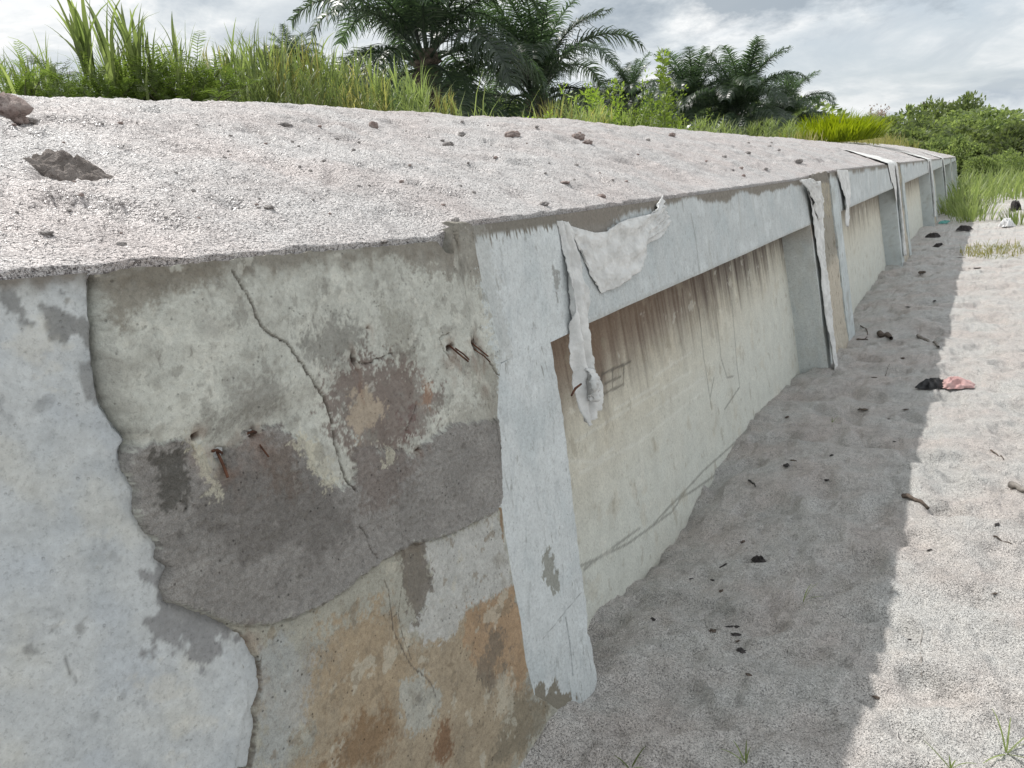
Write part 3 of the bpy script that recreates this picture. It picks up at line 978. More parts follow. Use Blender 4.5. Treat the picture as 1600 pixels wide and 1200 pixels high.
def flange1_color(Y, H):
    col = white_paint(Y, H, 301, (193, 197, 197))
    n2 = fbm(Y, H, 30.0, 4, 303)
    n3 = fbm(Y, H, 90.0, 2, 305)
    m = n2 * 0.7 + n3 * 0.5
    S = lambda q_: sd_poly(Y, H, fp(q_))
    grey = A(128, 126, 120)
    # vertical flecks where paint has come away
    fl = fbm(Y * 3.2, H * 0.55, 26.0, 3, 311)
    zone = sstep(-0.1, 0.5, fbm(Y, H, 3.0, 3, 315))
    col = blend(col, sstep(0.50, 0.66, fl) * zone * 0.85, A(132, 132, 128))
    d = H - (ZT - ztop(Y))
    col = blend(col, sstep(0.014, 0.0, d - 0.02 - 0.05 * np.clip(fl, 0, 1)), A(120, 116, 108))
    col = lay(col, S([(848, 868), (858, 862), (866, 880), (874, 905), (872, 924), (858, 924), (850, 900)]), A(138, 138, 130), 0.004, 0.016, m + 1.2 * fbm(Y, H, 40.0, 3, 307), 0.9)
    col = lay(col, S([(862, 410), (872, 425), (870, 470), (864, 445)]), A(140, 140, 136), 0.006, 0.02, m, 0.8)
    col = lay(col, S([(838, 1078), (870, 1068), (885, 1085), (895, 1095), (880, 1130), (830, 1180)]), A(122, 116, 103), 0.008, 0.03, m + fbm(Y, H, 14.0, 3, 308), 0.95)
    col = lay(col, S([(735, 340), (762, 360), (770, 420), (790, 500), (800, 560), (780, 560), (740, 440)]), A(160, 160, 154), 0.010, 0.05, m, 0.35)
    ck = seg_dist(Y, H, fp([(884, 965), (889, 1000), (893, 1030), (895, 1055)])) + 0.001 * n3
    ck = np.minimum(ck, seg_dist(Y, H, fp([(848, 998), (875, 965), (908, 925)])) + 0.0012)
    col = blend(col, sstep(0.0036, 0.001, ck) * 0.7, A(110, 112, 112))
    return col, 0.15


def near_disp(Y, H):
    return 0.006 * fbm(Y, H * 0.5, 0.9, 3, 81) + 0.0015 * fbm(Y, H, 9.0, 3, 84)


def flange1_disp(Y, H):
    m = fbm(Y, H, 30.0, 4, 303)
    d = near_disp(Y, H) - 0.035 * sstep(-0.010, -0.022, sd_poly(Y, H, fp(J_OUT)))
    d = d - 0.004 * sstep(0.002, -0.002, sd_poly(Y, H, fp([(848, 868), (858, 862), (866, 880), (874, 905), (872, 924), (858, 924), (850, 900)])) + 0.006 * m)
    d = d - 0.006 * sstep(0.004, 0.001, seg_dist(Y, H, fp([(884, 965), (889, 1000), (893, 1030), (895, 1055)])))
    return d


_f1 = fp([(868, 340), (876, 480), (880, 650), (893, 760), (905, 880), (912, 940), (915, 965), (911, 990), (918, 1010), (931, 1050), (935, 1080), (940, 1150)])


def flange1_ysh(Y, H, S):
    right = np.interp(H, [0.33, 0.3365, 0.56, 0.99, 1.15, 1.2, 1.22, 1.34, 1.7], [2.085, 2.085, 1.905, 1.845, 1.83, 1.805, 1.82, 1.815, 1.80]) + 0.006 * fbm(H, H * 0, 20.0, 3, 331)
    right = np.where(H < 0.338, 2.085, np.interp(H, [0.338, 0.56, 0.99, 1.15, 1.2, 1.22, 1.34, 1.7], [1.915, 1.905, 1.845, 1.83, 1.805, 1.82, 1.815, 1.80]) + 0.006 * fbm(H, H * 0, 20.0, 3, 331))
    return 1.45 + S * (right - 1.45)


def beam_color_f(seed, near=False):
    def f(Y, H):
        col = white_paint(Y, H, 301 if near else seed, (183, 187, 187))
        col = top_dirt(col, Y, H, seed + 11, 0.03 if near else 0.025, 0.04)
        n2 = fbm(Y, H, 30.0, 4, seed + 2)
        if near:
            sm = sd_poly(Y, H, fp([(868, 338), (960, 326), (968, 345), (945, 365), (920, 378), (895, 368), (878, 352)]))
            col = lay(col, sm, A(124, 118, 110), 0.01, 0.03, n2, 0.9)
            c_ = seg_dist(Y, H, fp([(1078, 335), (1085, 370), (1088, 392), (1091, 425)])) + 0.002 * n2
            col = blend(col, sstep(0.009, 0.002, c_) * 0.5, A(126, 126, 122))
        # slightly dirtier arris underneath
        col = blend(col, sstep(0.02, 0.0, (ZT - BEAM_BOT) - H - 0.006 * n2) * 0.35, A(150, 146, 136))
        st = sstep(0.45, 0.7, fbm(Y, H * 0.15, 12.0, 3, seed + 5))
        col = blend(col, st * 0.3, A(160, 160, 152))
        col = blend(col, speck(Y, H, 26.0, seed + 9, 0.72, 0.84, 1.6) * 0.4, A(140, 140, 136))
        return col, 0.15
    return f


PENCIL = [[(940, 585), (985, 565)], [(940, 585), (940, 617)], [(940, 617), (975, 600)], [(975, 568), (974, 602)], [(957, 578), (957, 608)], [(944, 600), (970, 588)],
          [(1092, 480), (1100, 560), (1112, 640)], [(1118, 478), (1127, 560), (1136, 590)], [(1143, 470), (1150, 560), (1156, 605), (1132, 640)], [(1136, 590), (1146, 588)],
          [(1110, 620), (1116, 590)], [(905, 885), (980, 850), (1050, 800), (1072, 765)], [(1020, 820), (1100, 735), (1160, 680), (1200, 635)], [(1060, 780), (1085, 765), (1150, 720)],
          [(912, 890), (930, 875), (1000, 825)]]
SCRATCH = [[(900, 690), (980, 640), (1080, 580)], [(905, 740), (1000, 690), (1100, 610)], [(1020, 590), (1080, 550)], [(890, 720), (930, 722), (960, 700)], [(1010, 650), (1100, 590)], [(960, 640), (1030, 600)]]


def panel_color_f(seed, near=False, tan=0.5):
    def f(Y, H):
        n1 = fbm(Y, H, 2.2, 4, seed)
        n2 = fbm(Y, H, 18.0, 4, seed + 3)
        st = fbm(Y, H * 0.10, 9.0, 4, seed + 6)
        st2 = fbm(Y, H * 0.06, 34.0, 3, seed + 8)
        col = np.broadcast_to(A(196, 192, 178), Y.shape + (3,)).copy()
        col = blend(col, sstep(-0.1, 0.6, n1) * tan, A(193, 183, 163))
        low = sstep(0.55, 1.1, H + 0.15 * n1 + 0.1 * (Y - 4) * near)
        col = blend(col, low * 0.6, A(201, 205, 200))
        col = blend(col, sstep(0.15, 0.7, n2) * 0.25, A(178, 175, 163))
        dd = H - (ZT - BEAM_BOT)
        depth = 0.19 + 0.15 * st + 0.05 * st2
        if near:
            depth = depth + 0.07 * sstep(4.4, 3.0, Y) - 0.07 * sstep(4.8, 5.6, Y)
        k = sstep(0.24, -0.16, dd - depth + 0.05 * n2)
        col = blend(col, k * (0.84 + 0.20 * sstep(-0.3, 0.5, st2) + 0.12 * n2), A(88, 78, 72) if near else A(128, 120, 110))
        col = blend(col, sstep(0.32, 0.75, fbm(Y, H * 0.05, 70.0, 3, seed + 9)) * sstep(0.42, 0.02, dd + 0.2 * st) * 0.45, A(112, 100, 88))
        if near:
            col = blend(col, sstep(0.42, 0.10, dd + 0.10 * n1) * sstep(4.6, 2.6, Y) * 0.5, A(146, 124, 104))
            pk = np.full(Y.shape, 9.0)
            for c_ in PENCIL:
                pk = np.minimum(pk, seg_dist(Y, H, fp(c_, -0.205)))
            col = blend(col, sstep(0.0080, 0.002, pk + 0.002 * n2) * (0.55 + 0.25 * sstep(0.75, 0.6, H)), A(88, 84, 78))
            sk = np.full(Y.shape, 9.0)
            for c_ in SCRATCH:
                sk = np.minimum(sk, seg_dist(Y, H, fp(c_, -0.205)))
            col = blend(col, sstep(0.010, 0.002, sk + 0.004 * n2) * 0.35, A(222, 219, 207))
        col = blend(col, peel(Y, H, 5.0, seed + 31, 0.28, 0.2) * 0.3, A(176, 168, 150))
        col = blend(col, peel(Y, H * 0.6, 11.0, seed + 34, 0.42, 0.06) * 0.4, A(150, 142, 126))
        col = blend(col, peel(Y * 0.6, H, 9.0, seed + 37, 0.44, 0.06) * 0.35, A(214, 212, 202))
        n4 = fbm(Y, H * 0.7, 10.0, 6, seed + 12, 0.65)
        col = col * (1 + 0.10 * n4)[..., None]
        col = blend(col, speck(Y, H, 40.0, seed + 13, 0.72, 0.84) * 0.3, A(140, 132, 118))
        return col, 0.2
    return f


def flange_color_f(seed):
    def f(Y, H):
        col = white_paint(Y, H, seed, (184, 190, 190))
        n1 = fbm(Y, H, 4.0, 4, seed + 3)
        col = blend(col, sstep(0.1, 0.6, n1) * 0.5, A(150, 150, 142))
        col = blend(col, sstep(0.45, 0.62, fbm(Y * 3, H * 0.6, 20.0, 3, seed + 5)) * 0.5, A(126, 122, 114))
        return top_dirt(col, Y, H, seed + 11), 0.2
    return f


def flange2_color(Y, H):
    n1 = fbm(Y, H, 6.0, 4, 361)
    col = white_paint(Y, H, 363, (190, 194, 192))
    col = blend(col, sstep(0.0, 0.5, n1) * 0.5, A(172, 172, 165))
    dd = H - 0.34
    col = blend(col, sstep(0.16, 0.02, dd + 0.03 * n1) * sstep(-0.02, 0.0, dd) * 0.6, A(150, 132, 112))
    return top_dirt(col, Y, H, 371), 0.2


ULAB = ['concrete wall unit right of the patched joint, recessed panel with pencil drawings',
        'second concrete wall unit with a recessed panel, beginning beyond the timber-coloured joint',
        'third recessed concrete wall unit, starting at the joint with the sunlit white cloth',
        'fourth recessed concrete wall unit along the wall, near the dark debris',
        'fifth recessed concrete wall unit, last but one before the green bushes',
        'farthest concrete wall unit, ending the wall against the green bushes']
for i, (y0, yf, y1) in enumerate(UNITS):
    root = thing('concrete_wall_unit', ULAB[i], 'wall unit', (XW, (y0 + y1) / 2, 0), group='precast concrete wall units')
    WALLS.append(root)
    fac = 1.0 if i == 0 else min(2.5 + i * 2.0, 12)
    if i == 0:
        p = slab('flange', 1.45, 2.085, ztop, -0.3, 0.003, 0.003, flange1_color, flange1_disp, ysh=flange1_ysh, back=0.32)
        place(p, root)
        b0 = 2.087
    else:
        p = slab('flange', y0, y0 + 0.34, ztop, -0.6, 0.006 * fac, 0.006 * fac, flange_color_f(400 + 20 * i), lambda Y, H: 0.004 * fbm(Y, H, 3.0, 3, 77), back=0.32)
        place(p, root)
        b0 = y0 + 0.342
    bd = lambda Y, H, s=i: 0.006 * fbm(Y, H * 0.5, 0.9, 3, 81 + s) + 0.0015 * fbm(Y, H, 9.0, 3, 84)
    p = slab('top_beam', b0, yf - 0.002, ztop, BEAM_BOT, 0.008 * fac, 0.006 * fac, beam_color_f(500 + 20 * i, i == 0), bd, back=0.32)
    me_ = p.data
    # underside of the beam
    n_ = 24
    ys = np.linspace(b0, yf - 0.002, n_)
    hb = ZT - BEAM_BOT
    xf = XW + BAT * hb + 0.006 * fbm(ys, ys * 0 + hb * 0.5, 0.9, 3, 81 + i) + 0.0015 * fbm(ys, ys * 0 + hb, 9.0, 3, 84)
    V_ = np.concatenate([np.stack([xf, ys, ys * 0 + BEAM_BOT], 1), np.stack([xf - 0.30, ys, ys * 0 + BEAM_BOT], 1)])
    so = quads_mesh('beam_soffit', V_, grid_quads(2, n_), True, {'stain': np.tile(A(150, 146, 136), (2 * n_, 1)), 'grain': np.full(2 * n_, 0.2)})
    place(p, root)
    so_o = obj('beam_soffit', so, None, CONC)
    place(so_o, root)
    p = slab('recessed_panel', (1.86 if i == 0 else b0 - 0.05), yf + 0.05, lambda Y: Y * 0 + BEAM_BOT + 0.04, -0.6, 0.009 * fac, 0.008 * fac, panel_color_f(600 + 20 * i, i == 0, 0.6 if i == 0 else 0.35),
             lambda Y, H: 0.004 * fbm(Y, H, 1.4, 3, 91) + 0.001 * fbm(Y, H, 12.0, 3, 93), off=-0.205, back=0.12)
    place(p, root)
    p = slab('flange', yf, y1, ztop, -0.6, 0.006 * fac, 0.006 * fac, flange2_color if i == 0 else flange_color_f(700 + 20 * i),
             lambda Y, H: 0.004 * fbm(Y, H, 3.0, 3, 97), back=0.32, back_rows=40 if i == 0 else 8)
    place(p, root)

# ---- joints 2..6
JLAB = ['tall joint infill, grey above and timber-coloured below, first beyond the near panel',
        'tan and grey joint infill beneath the sunlit white cloth',
        'narrow grey joint infill between the third and fourth recesses of the wall',
        'narrow grey joint infill between the fourth and fifth recesses of the wall',
        'farthest narrow joint infill, just before the last wall unit']


def joint_far_color(seed):
    def f(Y, H):
        n1 = fbm(Y, H, 6.0, 4, seed)
        n2 = fbm(Y * 2, H * 0.4, 20.0, 4, seed + 3)
        col = np.broadcast_to(A(180, 172, 158), Y.shape + (3,)).copy()
        col = blend(col, sstep(0.0, 0.5, n1) * 0.5, A(192, 187, 174))
        up = sstep(0.75, 0.62, H + 0.05 * n1)
        col = blend(col, up * 0.9, A(140, 136, 126))
        col = blend(col, sstep(0.40, 0.30, H + 0.06 * n2) * sstep(-0.1, 0.2, n2) * 0.7, A(176, 166, 144))
        col = blend(col, sstep(0.36, 0.55, n2) * 0.7, A(98, 88, 74))
        return top_dirt(col, Y, H, seed + 9, 0.05, 0.05), 0.5
    return f


for i in range(5):
    a, b = UNITS[i][2], UNITS[i + 1][0]
    root = thing('joint_infill', JLAB[i], 'joint infill', (XW, (a + b) / 2, 0), group='joint infills between wall units')
    fac = 1 + i
    p = slab('infill', a + 0.002, b - 0.002, lambda Y: ztop(Y) + 0.012 + 0.02 * fbm(Y, Y * 0, 6.0, 3, 801), -0.6, 0.008 * fac, 0.009 * fac, joint_far_color(810 + 20 * i),
             lambda Y, H: -0.012 + 0.014 * fbm(Y, H, 4.0, 4, 821) + 0.004 * fbm(Y, H, 25.0, 3, 823), back=0.32)
    place(p, root)


# ------------------------------------------------------------------ geotextile cloths
def drape(name, left, right, outs, nu=14, nv=60, folds=3.0, amp=0.012, seed=0, wrinkle=0.004, thick=0.0025, off=0.0, lift=None):
    """a strip of cloth between two lines on the wall face (survey points), with folds standing off the face"""
    L, R = fp(left, off), fp(right, off)

    def resample(P, n):
        d = np.concatenate([[0], np.cumsum(np.linalg.norm(np.diff(P, axis=0), axis=1))])
        t = np.linspace(0, d[-1], n)
        return np.stack([np.interp(t, d, P[:, 0]), np.interp(t, d, P[:, 1])], 1)
    L, R = resample(L, nv), resample(R, nv)
    s = np.linspace(0, 1, nu)[None, :]
    v = np.linspace(0, 1, nv)[:, None]
    Yc = L[:, :1] * (1 - s) + R[:, :1] * s
    Hc = L[:, 1:] * (1 - s) + R[:, 1:] * s
    Yc = Yc + 0.006 * fbm(v * 3 + s, s * 2, 2.0, 2, seed + 5)
    o = np.interp(v, np.linspace(0, 1, len(outs)), outs)
    w = o + amp * (0.5 + 0.5 * np.sin((s * folds + 0.5 * fbm(v * 2.0, s * 0.6, 1.5, 2, seed)) * 2 * math.pi)) * np.minimum(1, 0.3 + 1.5 * v)
    w = w + wrinkle * fbm(Yc, Hc, 22.0, 3, seed + 2) + wrinkle * 0.6 * fbm(Yc + Hc, Hc - Yc, 60.0, 2, seed + 3)
    X = XW + off + BAT * Hc + w
    Z = ZT - Hc
    if lift is not None:
        X, Z = lift(X, Yc, Z, s, v)
    Vf = np.stack([X.ravel(), np.broadcast_to(Yc, X.shape).ravel(), Z.ravel()], 1)
    me = quads_mesh(name, Vf, grid_quads(nv, nu))
    o_ = obj(name, me, None, CLOTH)
    md = o_.modifiers.new('thickness', 'SOLIDIFY')
    md.thickness = thick
    return o_


CL = [(1.5, 2.3, 'dirty white geotextile rag draped over the beam, long tail hanging into recess')]
rag = thing('geotextile_rag', CL[0][2], 'rag', (XW, 2.1, 1.3), group='geotextile rags hanging from the joints')
p = drape('hanging_tail', [(868, 345), (876, 400), (881, 460), (884, 520), (886, 560), (891, 610), (900, 664)],
          [(882, 347), (896, 395), (905, 450), (911, 505), (917, 550), (923, 600), (924, 640)], [.004, .008, .012, .010, .008, .014], nu=44, nv=120, folds=2.1, amp=0.030, seed=901, wrinkle=0.005)
place(p, rag)
p = drape('draped_sheet', [(884, 352), (898, 356), (925, 364), (942, 362), (958, 349), (985, 340), (1012, 334), (1036, 322)],
          [(906, 398), (918, 430), (935, 458), (962, 448), (992, 424), (1003, 398), (1002, 375), (1040, 352)], [.008, .010, .010, .012, .02, .012, .006], nu=60, nv=140, folds=2.3, amp=0.010, seed=905, wrinkle=0.006)
place(p, rag)
p = drape('gathered_corner', [(1008, 338), (1020, 325), (1030, 306)], [(1000, 385), (1020, 374), (1044, 350)], [.012, .014, .006], nu=40, nv=40, folds=6.0, amp=0.010, seed=909, wrinkle=0.006)
place(p, rag)
p = drape('knotted_end', [(896, 575), (892, 600), (896, 625)], [(908, 575), (908, 600), (907, 625)], [.045, .055, .045], nu=10, nv=24, folds=2.0, amp=0.02, seed=912, wrinkle=0.014)
place(p, rag)
tv, tq = tube([(XW + BAT * front(u, v, .07)[1] + .07, front(u, v, .07)[0], ZT - front(u, v, .07)[1]) for u, v in ((893, 618), (899, 607), (908, 600))], [.003, .004, .003])
p = obj('twine', quads_mesh('twine', np.array(tv), np.array(tq)), None, RUST)
place(p, rag)

rag2 = thing('geotextile_rag', 'long white geotextile strip hanging left of the timber-coloured joint', 'rag', (XW, 6.0, 1.3), group='geotextile rags hanging from the joints')
p = drape('hanging_strip', [(1254, 286), (1262, 320), (1269, 365), (1275, 410), (1281, 460), (1287, 520), (1294, 584)], [(1279, 283), (1280, 320), (1281, 365), (1285, 410), (1290, 460), (1295, 520), (1299, 580)],
          [.012, .02, .016, .016, .022, .03], nu=14, nv=90, folds=1.6, amp=0.02, seed=921, wrinkle=0.006)
place(p, rag2)
p = drape('gathered_top', [(1243, 282), (1252, 296), (1262, 318), (1270, 345)], [(1262, 279), (1272, 290), (1278, 310), (1280, 340)], [.02, .03, .03, .02], nu=24, nv=30, folds=4.0, amp=0.02, seed=925, wrinkle=0.008)
place(p, rag2)
rag3 = thing('geotextile_rag', 'pointed white geotextile scrap hanging right of the timber-coloured joint', 'rag', (XW, 7.2, 1.3), group='geotextile rags hanging from the joints')
p = drape('hanging_strip', [(1303, 266), (1309, 285), (1314, 310), (1316, 335), (1318, 354)], [(1322, 266), (1324, 285), (1324, 310), (1321, 335), (1319, 354)], [.012, .02, .02, .02], nu=12, nv=40, folds=1.7, amp=0.018, seed=931)
place(p, rag3)


def over_bank(X, Yc, Z, s, v):
    return X, Z


def top_sheet(name, y0, y1, depth, hang, seed, root):
    """cloth lying over the sand at the wall's edge and folding down its face"""
    nu, nv = 30, 40
    s = np.linspace(0, 1, nu)[None, :]
    v = np.linspace(0, 1, nv)[:, None]
    Y = y0 + (y1 - y0) * s + 0.12 * fbm(v * 2, s * 3, 2.0, 2, seed) + 0 * v
    d = (v - 0.6) * (depth + hang) / 1.0
    d = d * (0.8 + 0.9 * fbm(Y, v * 0, 2.2, 3, seed + 4))
    X = np.where(d < 0, XW + d, XW + 0.012 + BAT * d)
    Z = np.where(d < 0, bank_z(np.minimum(XW + d, XW - 0.005), Y, False) + 0.018, ztop(Y) - d + 0.012)
    w = 0.007 * np.abs(fbm(Y * 2, d, 7.0, 3, seed + 8))
    X = X + np.where(d > 0, w, 0)
    Z = Z + np.where(d <= 0, w, 0)
    me = quads_mesh(name, np.stack([X.ravel(), Y.ravel(), Z.ravel()], 1), grid_quads(nv, nu))
    o_ = obj(name, me, None, CLOTH)
    md = o_.modifiers.new('thickness', 'SOLIDIFY')
    md.thickness = 0.002
    place(o_, root)


for k, (ya, yb, dp, hg, lab) in enumerate([(11.2, 12.4, 0.8, 0.16, 'sunlit white geotextile sheet folded over the wall top at the second far joint'),
                                           (18.9, 20.2, 0.7, 0.20, 'small white geotextile sheet on the wall top at the third far joint'),
                                           (24.9, 25.9, 0.6, 0.22, 'white cloth edge over the wall top at the fourth far joint')]):
    r_ = thing('geotextile_rag', lab, 'rag', (XW, ya, 1.3), group='geotextile rags hanging from the joints')
    top_sheet('folded_sheet', ya, yb, dp, hg, 940 + 11 * k, r_)
    a = UNITS[1 + k][2]
    if k < 3:
        # narrow tail down the flange
        nv, nu = 40, 8
        s = np.linspace(0, 1, nu)[None, :]
        v = np.linspace(0, 1, nv)[:, None]
        Y = a - 0.16 + 0.14 * s + 0.03 * fbm(v * 3, s, 1.5, 2, 960 + k) + 0 * v
        Z = ztop(Y) + (0.05 - ztop(Y) * (0.92 if k else 0.98)) * v - 0.012 * np.clip(Y - 12, 0, 25) * v
        X = XW + BAT * (ZT - Z) + 0.02 + 0.02 * np.sin(s * 7 + v * 3)
        me = quads_mesh('hanging_tail', np.stack([X.ravel(), Y.ravel(), Z.ravel()], 1), grid_quads(nv, nu))
        o_ = obj('hanging_tail', me, None, CLOTH)
        o_.modifiers.new('thickness', 'SOLIDIFY').thickness = 0.004
        place(o_, r_)


# ------------------------------------------------------------------ clods and stones on the bank
def lump(name, loc, size, mat, seed, rz=0.0, rough=0.35, n=24):
    """irregular clod; size = half extents"""
    th = np.linspace(0, 2 * math.pi, n, endpoint=False)[None, :]
    ph = np.linspace(0.02, math.pi - 0.02, n // 2)[:, None]
    x, y, z = np.sin(ph) * np.cos(th), np.sin(ph) * np.sin(th), np.cos(ph) + 0 * th
    r = 1 + rough * fbm(x * 1.2 + z, y * 1.2 - z * 0.7, 1.6, 4, seed) + 0.3 * rough * fbm(x * 4 + z * 2, y * 4 + z, 2.0, 2, seed + 3)
    V = np.stack([(x * r * size[0]).ravel(), (y * r * size[1]).ravel(), (z * r * size[2]).ravel()], 1)
    m_ = n // 2
    i = np.arange(m_ * n).reshape(m_, n)
    j = np.roll(i, -1, axis=1)
    Q = np.stack([i[:-1].ravel(), i[1:].ravel(), j[1:].ravel(), j[:-1].ravel()], 1)
    o = obj(name, quads_mesh(name, V, Q), None, mat)
    o.location = loc
    o.rotation_euler = (0, 0, rz)
    return o


CLODS = [(8, 180, 36, 26, 30, CLODR, 'brown clod at the left edge of the sand bank crest'),
         (42, 190, 16, 12, 6, CLOD, 'flat dark crumb just right of the brown clod at the crest'),
         (445, 197, 15, 9, 6, CLOD, 'flat grey stone near the crest below the cane grass'),
         (584, 198, 9, 8, 9, CLODR, 'small pointed stone on the crest left of the palm'),
         (722, 212, 7, 6, 7, CLOD, 'small dark stone on the crest below the palm'),
         (700, 228, 12, 9, 7, CLOD, 'dark crumbly clod on the slope below the palm'),
         (800, 213, 15, 10, 10, CLODR, 'angular brown stone on the crest right of the drooping palm fronds'),
         (903, 216, 14, 10, 10, CLODR, 'reddish broken clod on the crest beneath the leafy shrubs'),
         (918, 224, 10, 8, 6, CLODR, 'reddish crumb just below the broken clod on the crest'),
         (850, 320, 9, 8, 6, CLOD, 'small grey clod above the draped geotextile rag'),
         (940, 308, 7, 7, 6, CLODR, 'small reddish clod near the wall edge above the rag'),
         (882, 286, 14, 8, 4, CLODR, 'flat reddish crust on the sand above the near wall unit'),
         (600, 378, 12, 5, 4, CLOD, 'thin dark chip on the sand above the cracked joint'),
         (712, 352, 9, 8, 14, CLOD, 'upright lump of mortar standing at the notch of the patched joint'),
         (420, 325, 11, 9, 5, CLOD, 'low grey crumb in the middle of the sand bank'),
         (72, 365, 13, 8, 5, CLOD, 'dark crumb on the sand above the whitewashed wall end'),
         (190, 383, 10, 7, 6, CLOD, 'small dark crumb just above the left end of the patched joint'),
         (1248, 253, 9, 6, 5, CLOD, 'dark clod on the far sand above the timber-coloured joint'),
         (1050, 212, 9, 5, 5, CLODR, 'small pale-brown stone on the crest beside the drooping grass'),
         (1168, 240, 7, 4, 4, CLOD, 'tiny dark clod on the far crest before the lime grass')]
for k, (u, v, a, b, c, mt, lab) in enumerate(CLODS, 1):
    pos = hit(u, v, lambda X, Y: bank_z(X, Y), 40)
    sc = np.linalg.norm(pos - CAM) / F
    if k:
        a, b, c = a * 0.72, b * 0.7, c * 0.62
    tag(lump('clod', (pos[0], pos[1], pos[2] + c * sc * 0.25), (a * sc, max(b, a * 0.6) * sc * 1.2, c * sc), mt, 1000 + 5 * k, math.radians(32) + k * 0.4, 0.42 if k else 0.30, 44), lab, 'clod', 'clods on the sand bank')
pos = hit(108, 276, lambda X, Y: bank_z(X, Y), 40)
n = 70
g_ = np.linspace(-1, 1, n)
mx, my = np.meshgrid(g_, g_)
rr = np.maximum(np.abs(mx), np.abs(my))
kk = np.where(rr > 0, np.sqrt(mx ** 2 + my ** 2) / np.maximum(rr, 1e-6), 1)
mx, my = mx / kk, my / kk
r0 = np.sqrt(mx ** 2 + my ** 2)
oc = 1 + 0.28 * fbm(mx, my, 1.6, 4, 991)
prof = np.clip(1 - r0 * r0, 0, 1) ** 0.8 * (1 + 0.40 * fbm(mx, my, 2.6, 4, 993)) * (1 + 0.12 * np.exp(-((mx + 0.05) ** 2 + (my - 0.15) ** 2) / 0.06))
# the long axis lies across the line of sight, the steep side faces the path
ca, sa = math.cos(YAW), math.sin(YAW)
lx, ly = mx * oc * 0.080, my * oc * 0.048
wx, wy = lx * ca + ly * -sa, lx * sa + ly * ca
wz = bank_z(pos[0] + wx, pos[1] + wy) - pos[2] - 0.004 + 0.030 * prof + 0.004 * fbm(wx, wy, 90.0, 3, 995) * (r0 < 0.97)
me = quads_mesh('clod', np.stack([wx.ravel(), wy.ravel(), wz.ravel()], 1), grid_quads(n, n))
o = tag(obj('clod', me, None, SHADECLOD), 'large crumbly sand clod with dark shade painted in, on the near left of the sand bank', 'clod', 'clods on the sand bank')
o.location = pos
for k in range(150):
    u, v = rng.uniform(0, 1250), rng.uniform(190, 400)
    if v > 395 - 0.1 * u:
        continue
    pos = hit(u, v, lambda X, Y: bank_z(X, Y), 30)
    if pos[0] > -1.2 or pos[0] < -3.5:
        continue
    sc = np.linalg.norm(pos - CAM) / F
    a = rng.uniform(1.6, 4.2) * sc
    tag(lump('crumb', (pos[0], pos[1], pos[2] + a * 0.2), (a, a * 0.9, a * 0.6), CLOD if k % 3 else CLODR, 1300 + k, k, 0.4, 10), 'tiny earth crumb scattered on the sunlit sand bank', 'crumb', 'earth crumbs on the sand bank')


# ------------------------------------------------------------------ litter on the ground
def gpt(u, v):
    return hit(u, v, lambda X, Y: ground_z(X, Y), 40)


def gz1(x, y):
    return float(ground_z(np.array([x]), np.array([y]))[0])


def stick(name, ends, r, mat, label, cat='stick', group=None, bend=0.1):
    a, b = gpt(*ends[0]), gpt(*ends[1])
    P, R = [], []
    n = 7
    L = np.linalg.norm(b - a)
    perp = np.array([-(b - a)[1], (b - a)[0], 0]) / max(L, 1e-6)
    for i in range(n):
        t = i / (n - 1)
        q = a + (b - a) * t + perp * bend * L * math.sin(t * 3.1) * 0.5
        P.append((q[0], q[1], gz1(q[0], q[1]) + r * 0.8 + 0.004 * math.sin(t * 9)))
        R.append(r * (1.0 - 0.45 * t) * (1 + 0.15 * math.sin(i * 2.3)))
    c = Vector(P[0])
    V, Q = tube([Vector(q) - c for q in P], R, 7)
    Q = Q + [(0, 1, 2, 3), (len(V) - 7, len(V) - 6, len(V) - 5, len(V) - 4)]
    o = obj(name, quads_mesh(name, np.array(V), np.array(Q)), None, mat)
    o.location = c
    return tag(o, label, cat, group)


stick('stick', ((1411, 778), (1450, 798)), 0.011, WOOD, 'short dark weathered stick lying across the edge of the shadow')
stick('stick', ((1578, 763), (1606, 772)), 0.016, GWOOD, 'thick grey-brown stick at the right edge on sunlit sand')
stick('stick', ((1434, 527), (1466, 545)), 0.014, GWOOD, 'pale grey stick in the shade opposite the second joint')
stick('stick', ((1374, 524), (1392, 533)), 0.026, WOOD, 'stubby dark wood chunk in the shade opposite the second joint')
stick('stick', ((1338, 532), (1356, 533)), 0.008, WOOD, 'thin dark twig lying at the foot of the second wall unit')
stick('stick', ((1345, 510), (1352, 530)), 0.006, WOOD, 'thin leaning twig sticking up by the second wall unit')
stick('stick', ((1436, 430), (1446, 428)), 0.02, WOOD, 'dark stick in the shade below the third wall unit')
stick('stick', ((1548, 705), (1568, 720)), 0.004, WOOD, 'fine bent twig on sunlit sand beyond the grey-brown stick')
stick('stick', ((1552, 840), (1580, 852)), 0.0035, WOOD, 'fine twig on sunlit sand below the grey-brown stick')
stick('stick', ((1384, 588), (1390, 570)), 0.003, GWOOD, 'dry stalk in the shade left of the pink cloth')
stick('stick', ((1440, 1060), (1442, 985)), 0.0016, GWOOD, 'long thin straw on the sand at the shadow edge', bend=0.05)
stick('stick', ((1170, 752), (1180, 762)), 0.005, CHAR, 'small dark twig in the shade by the panel foot')


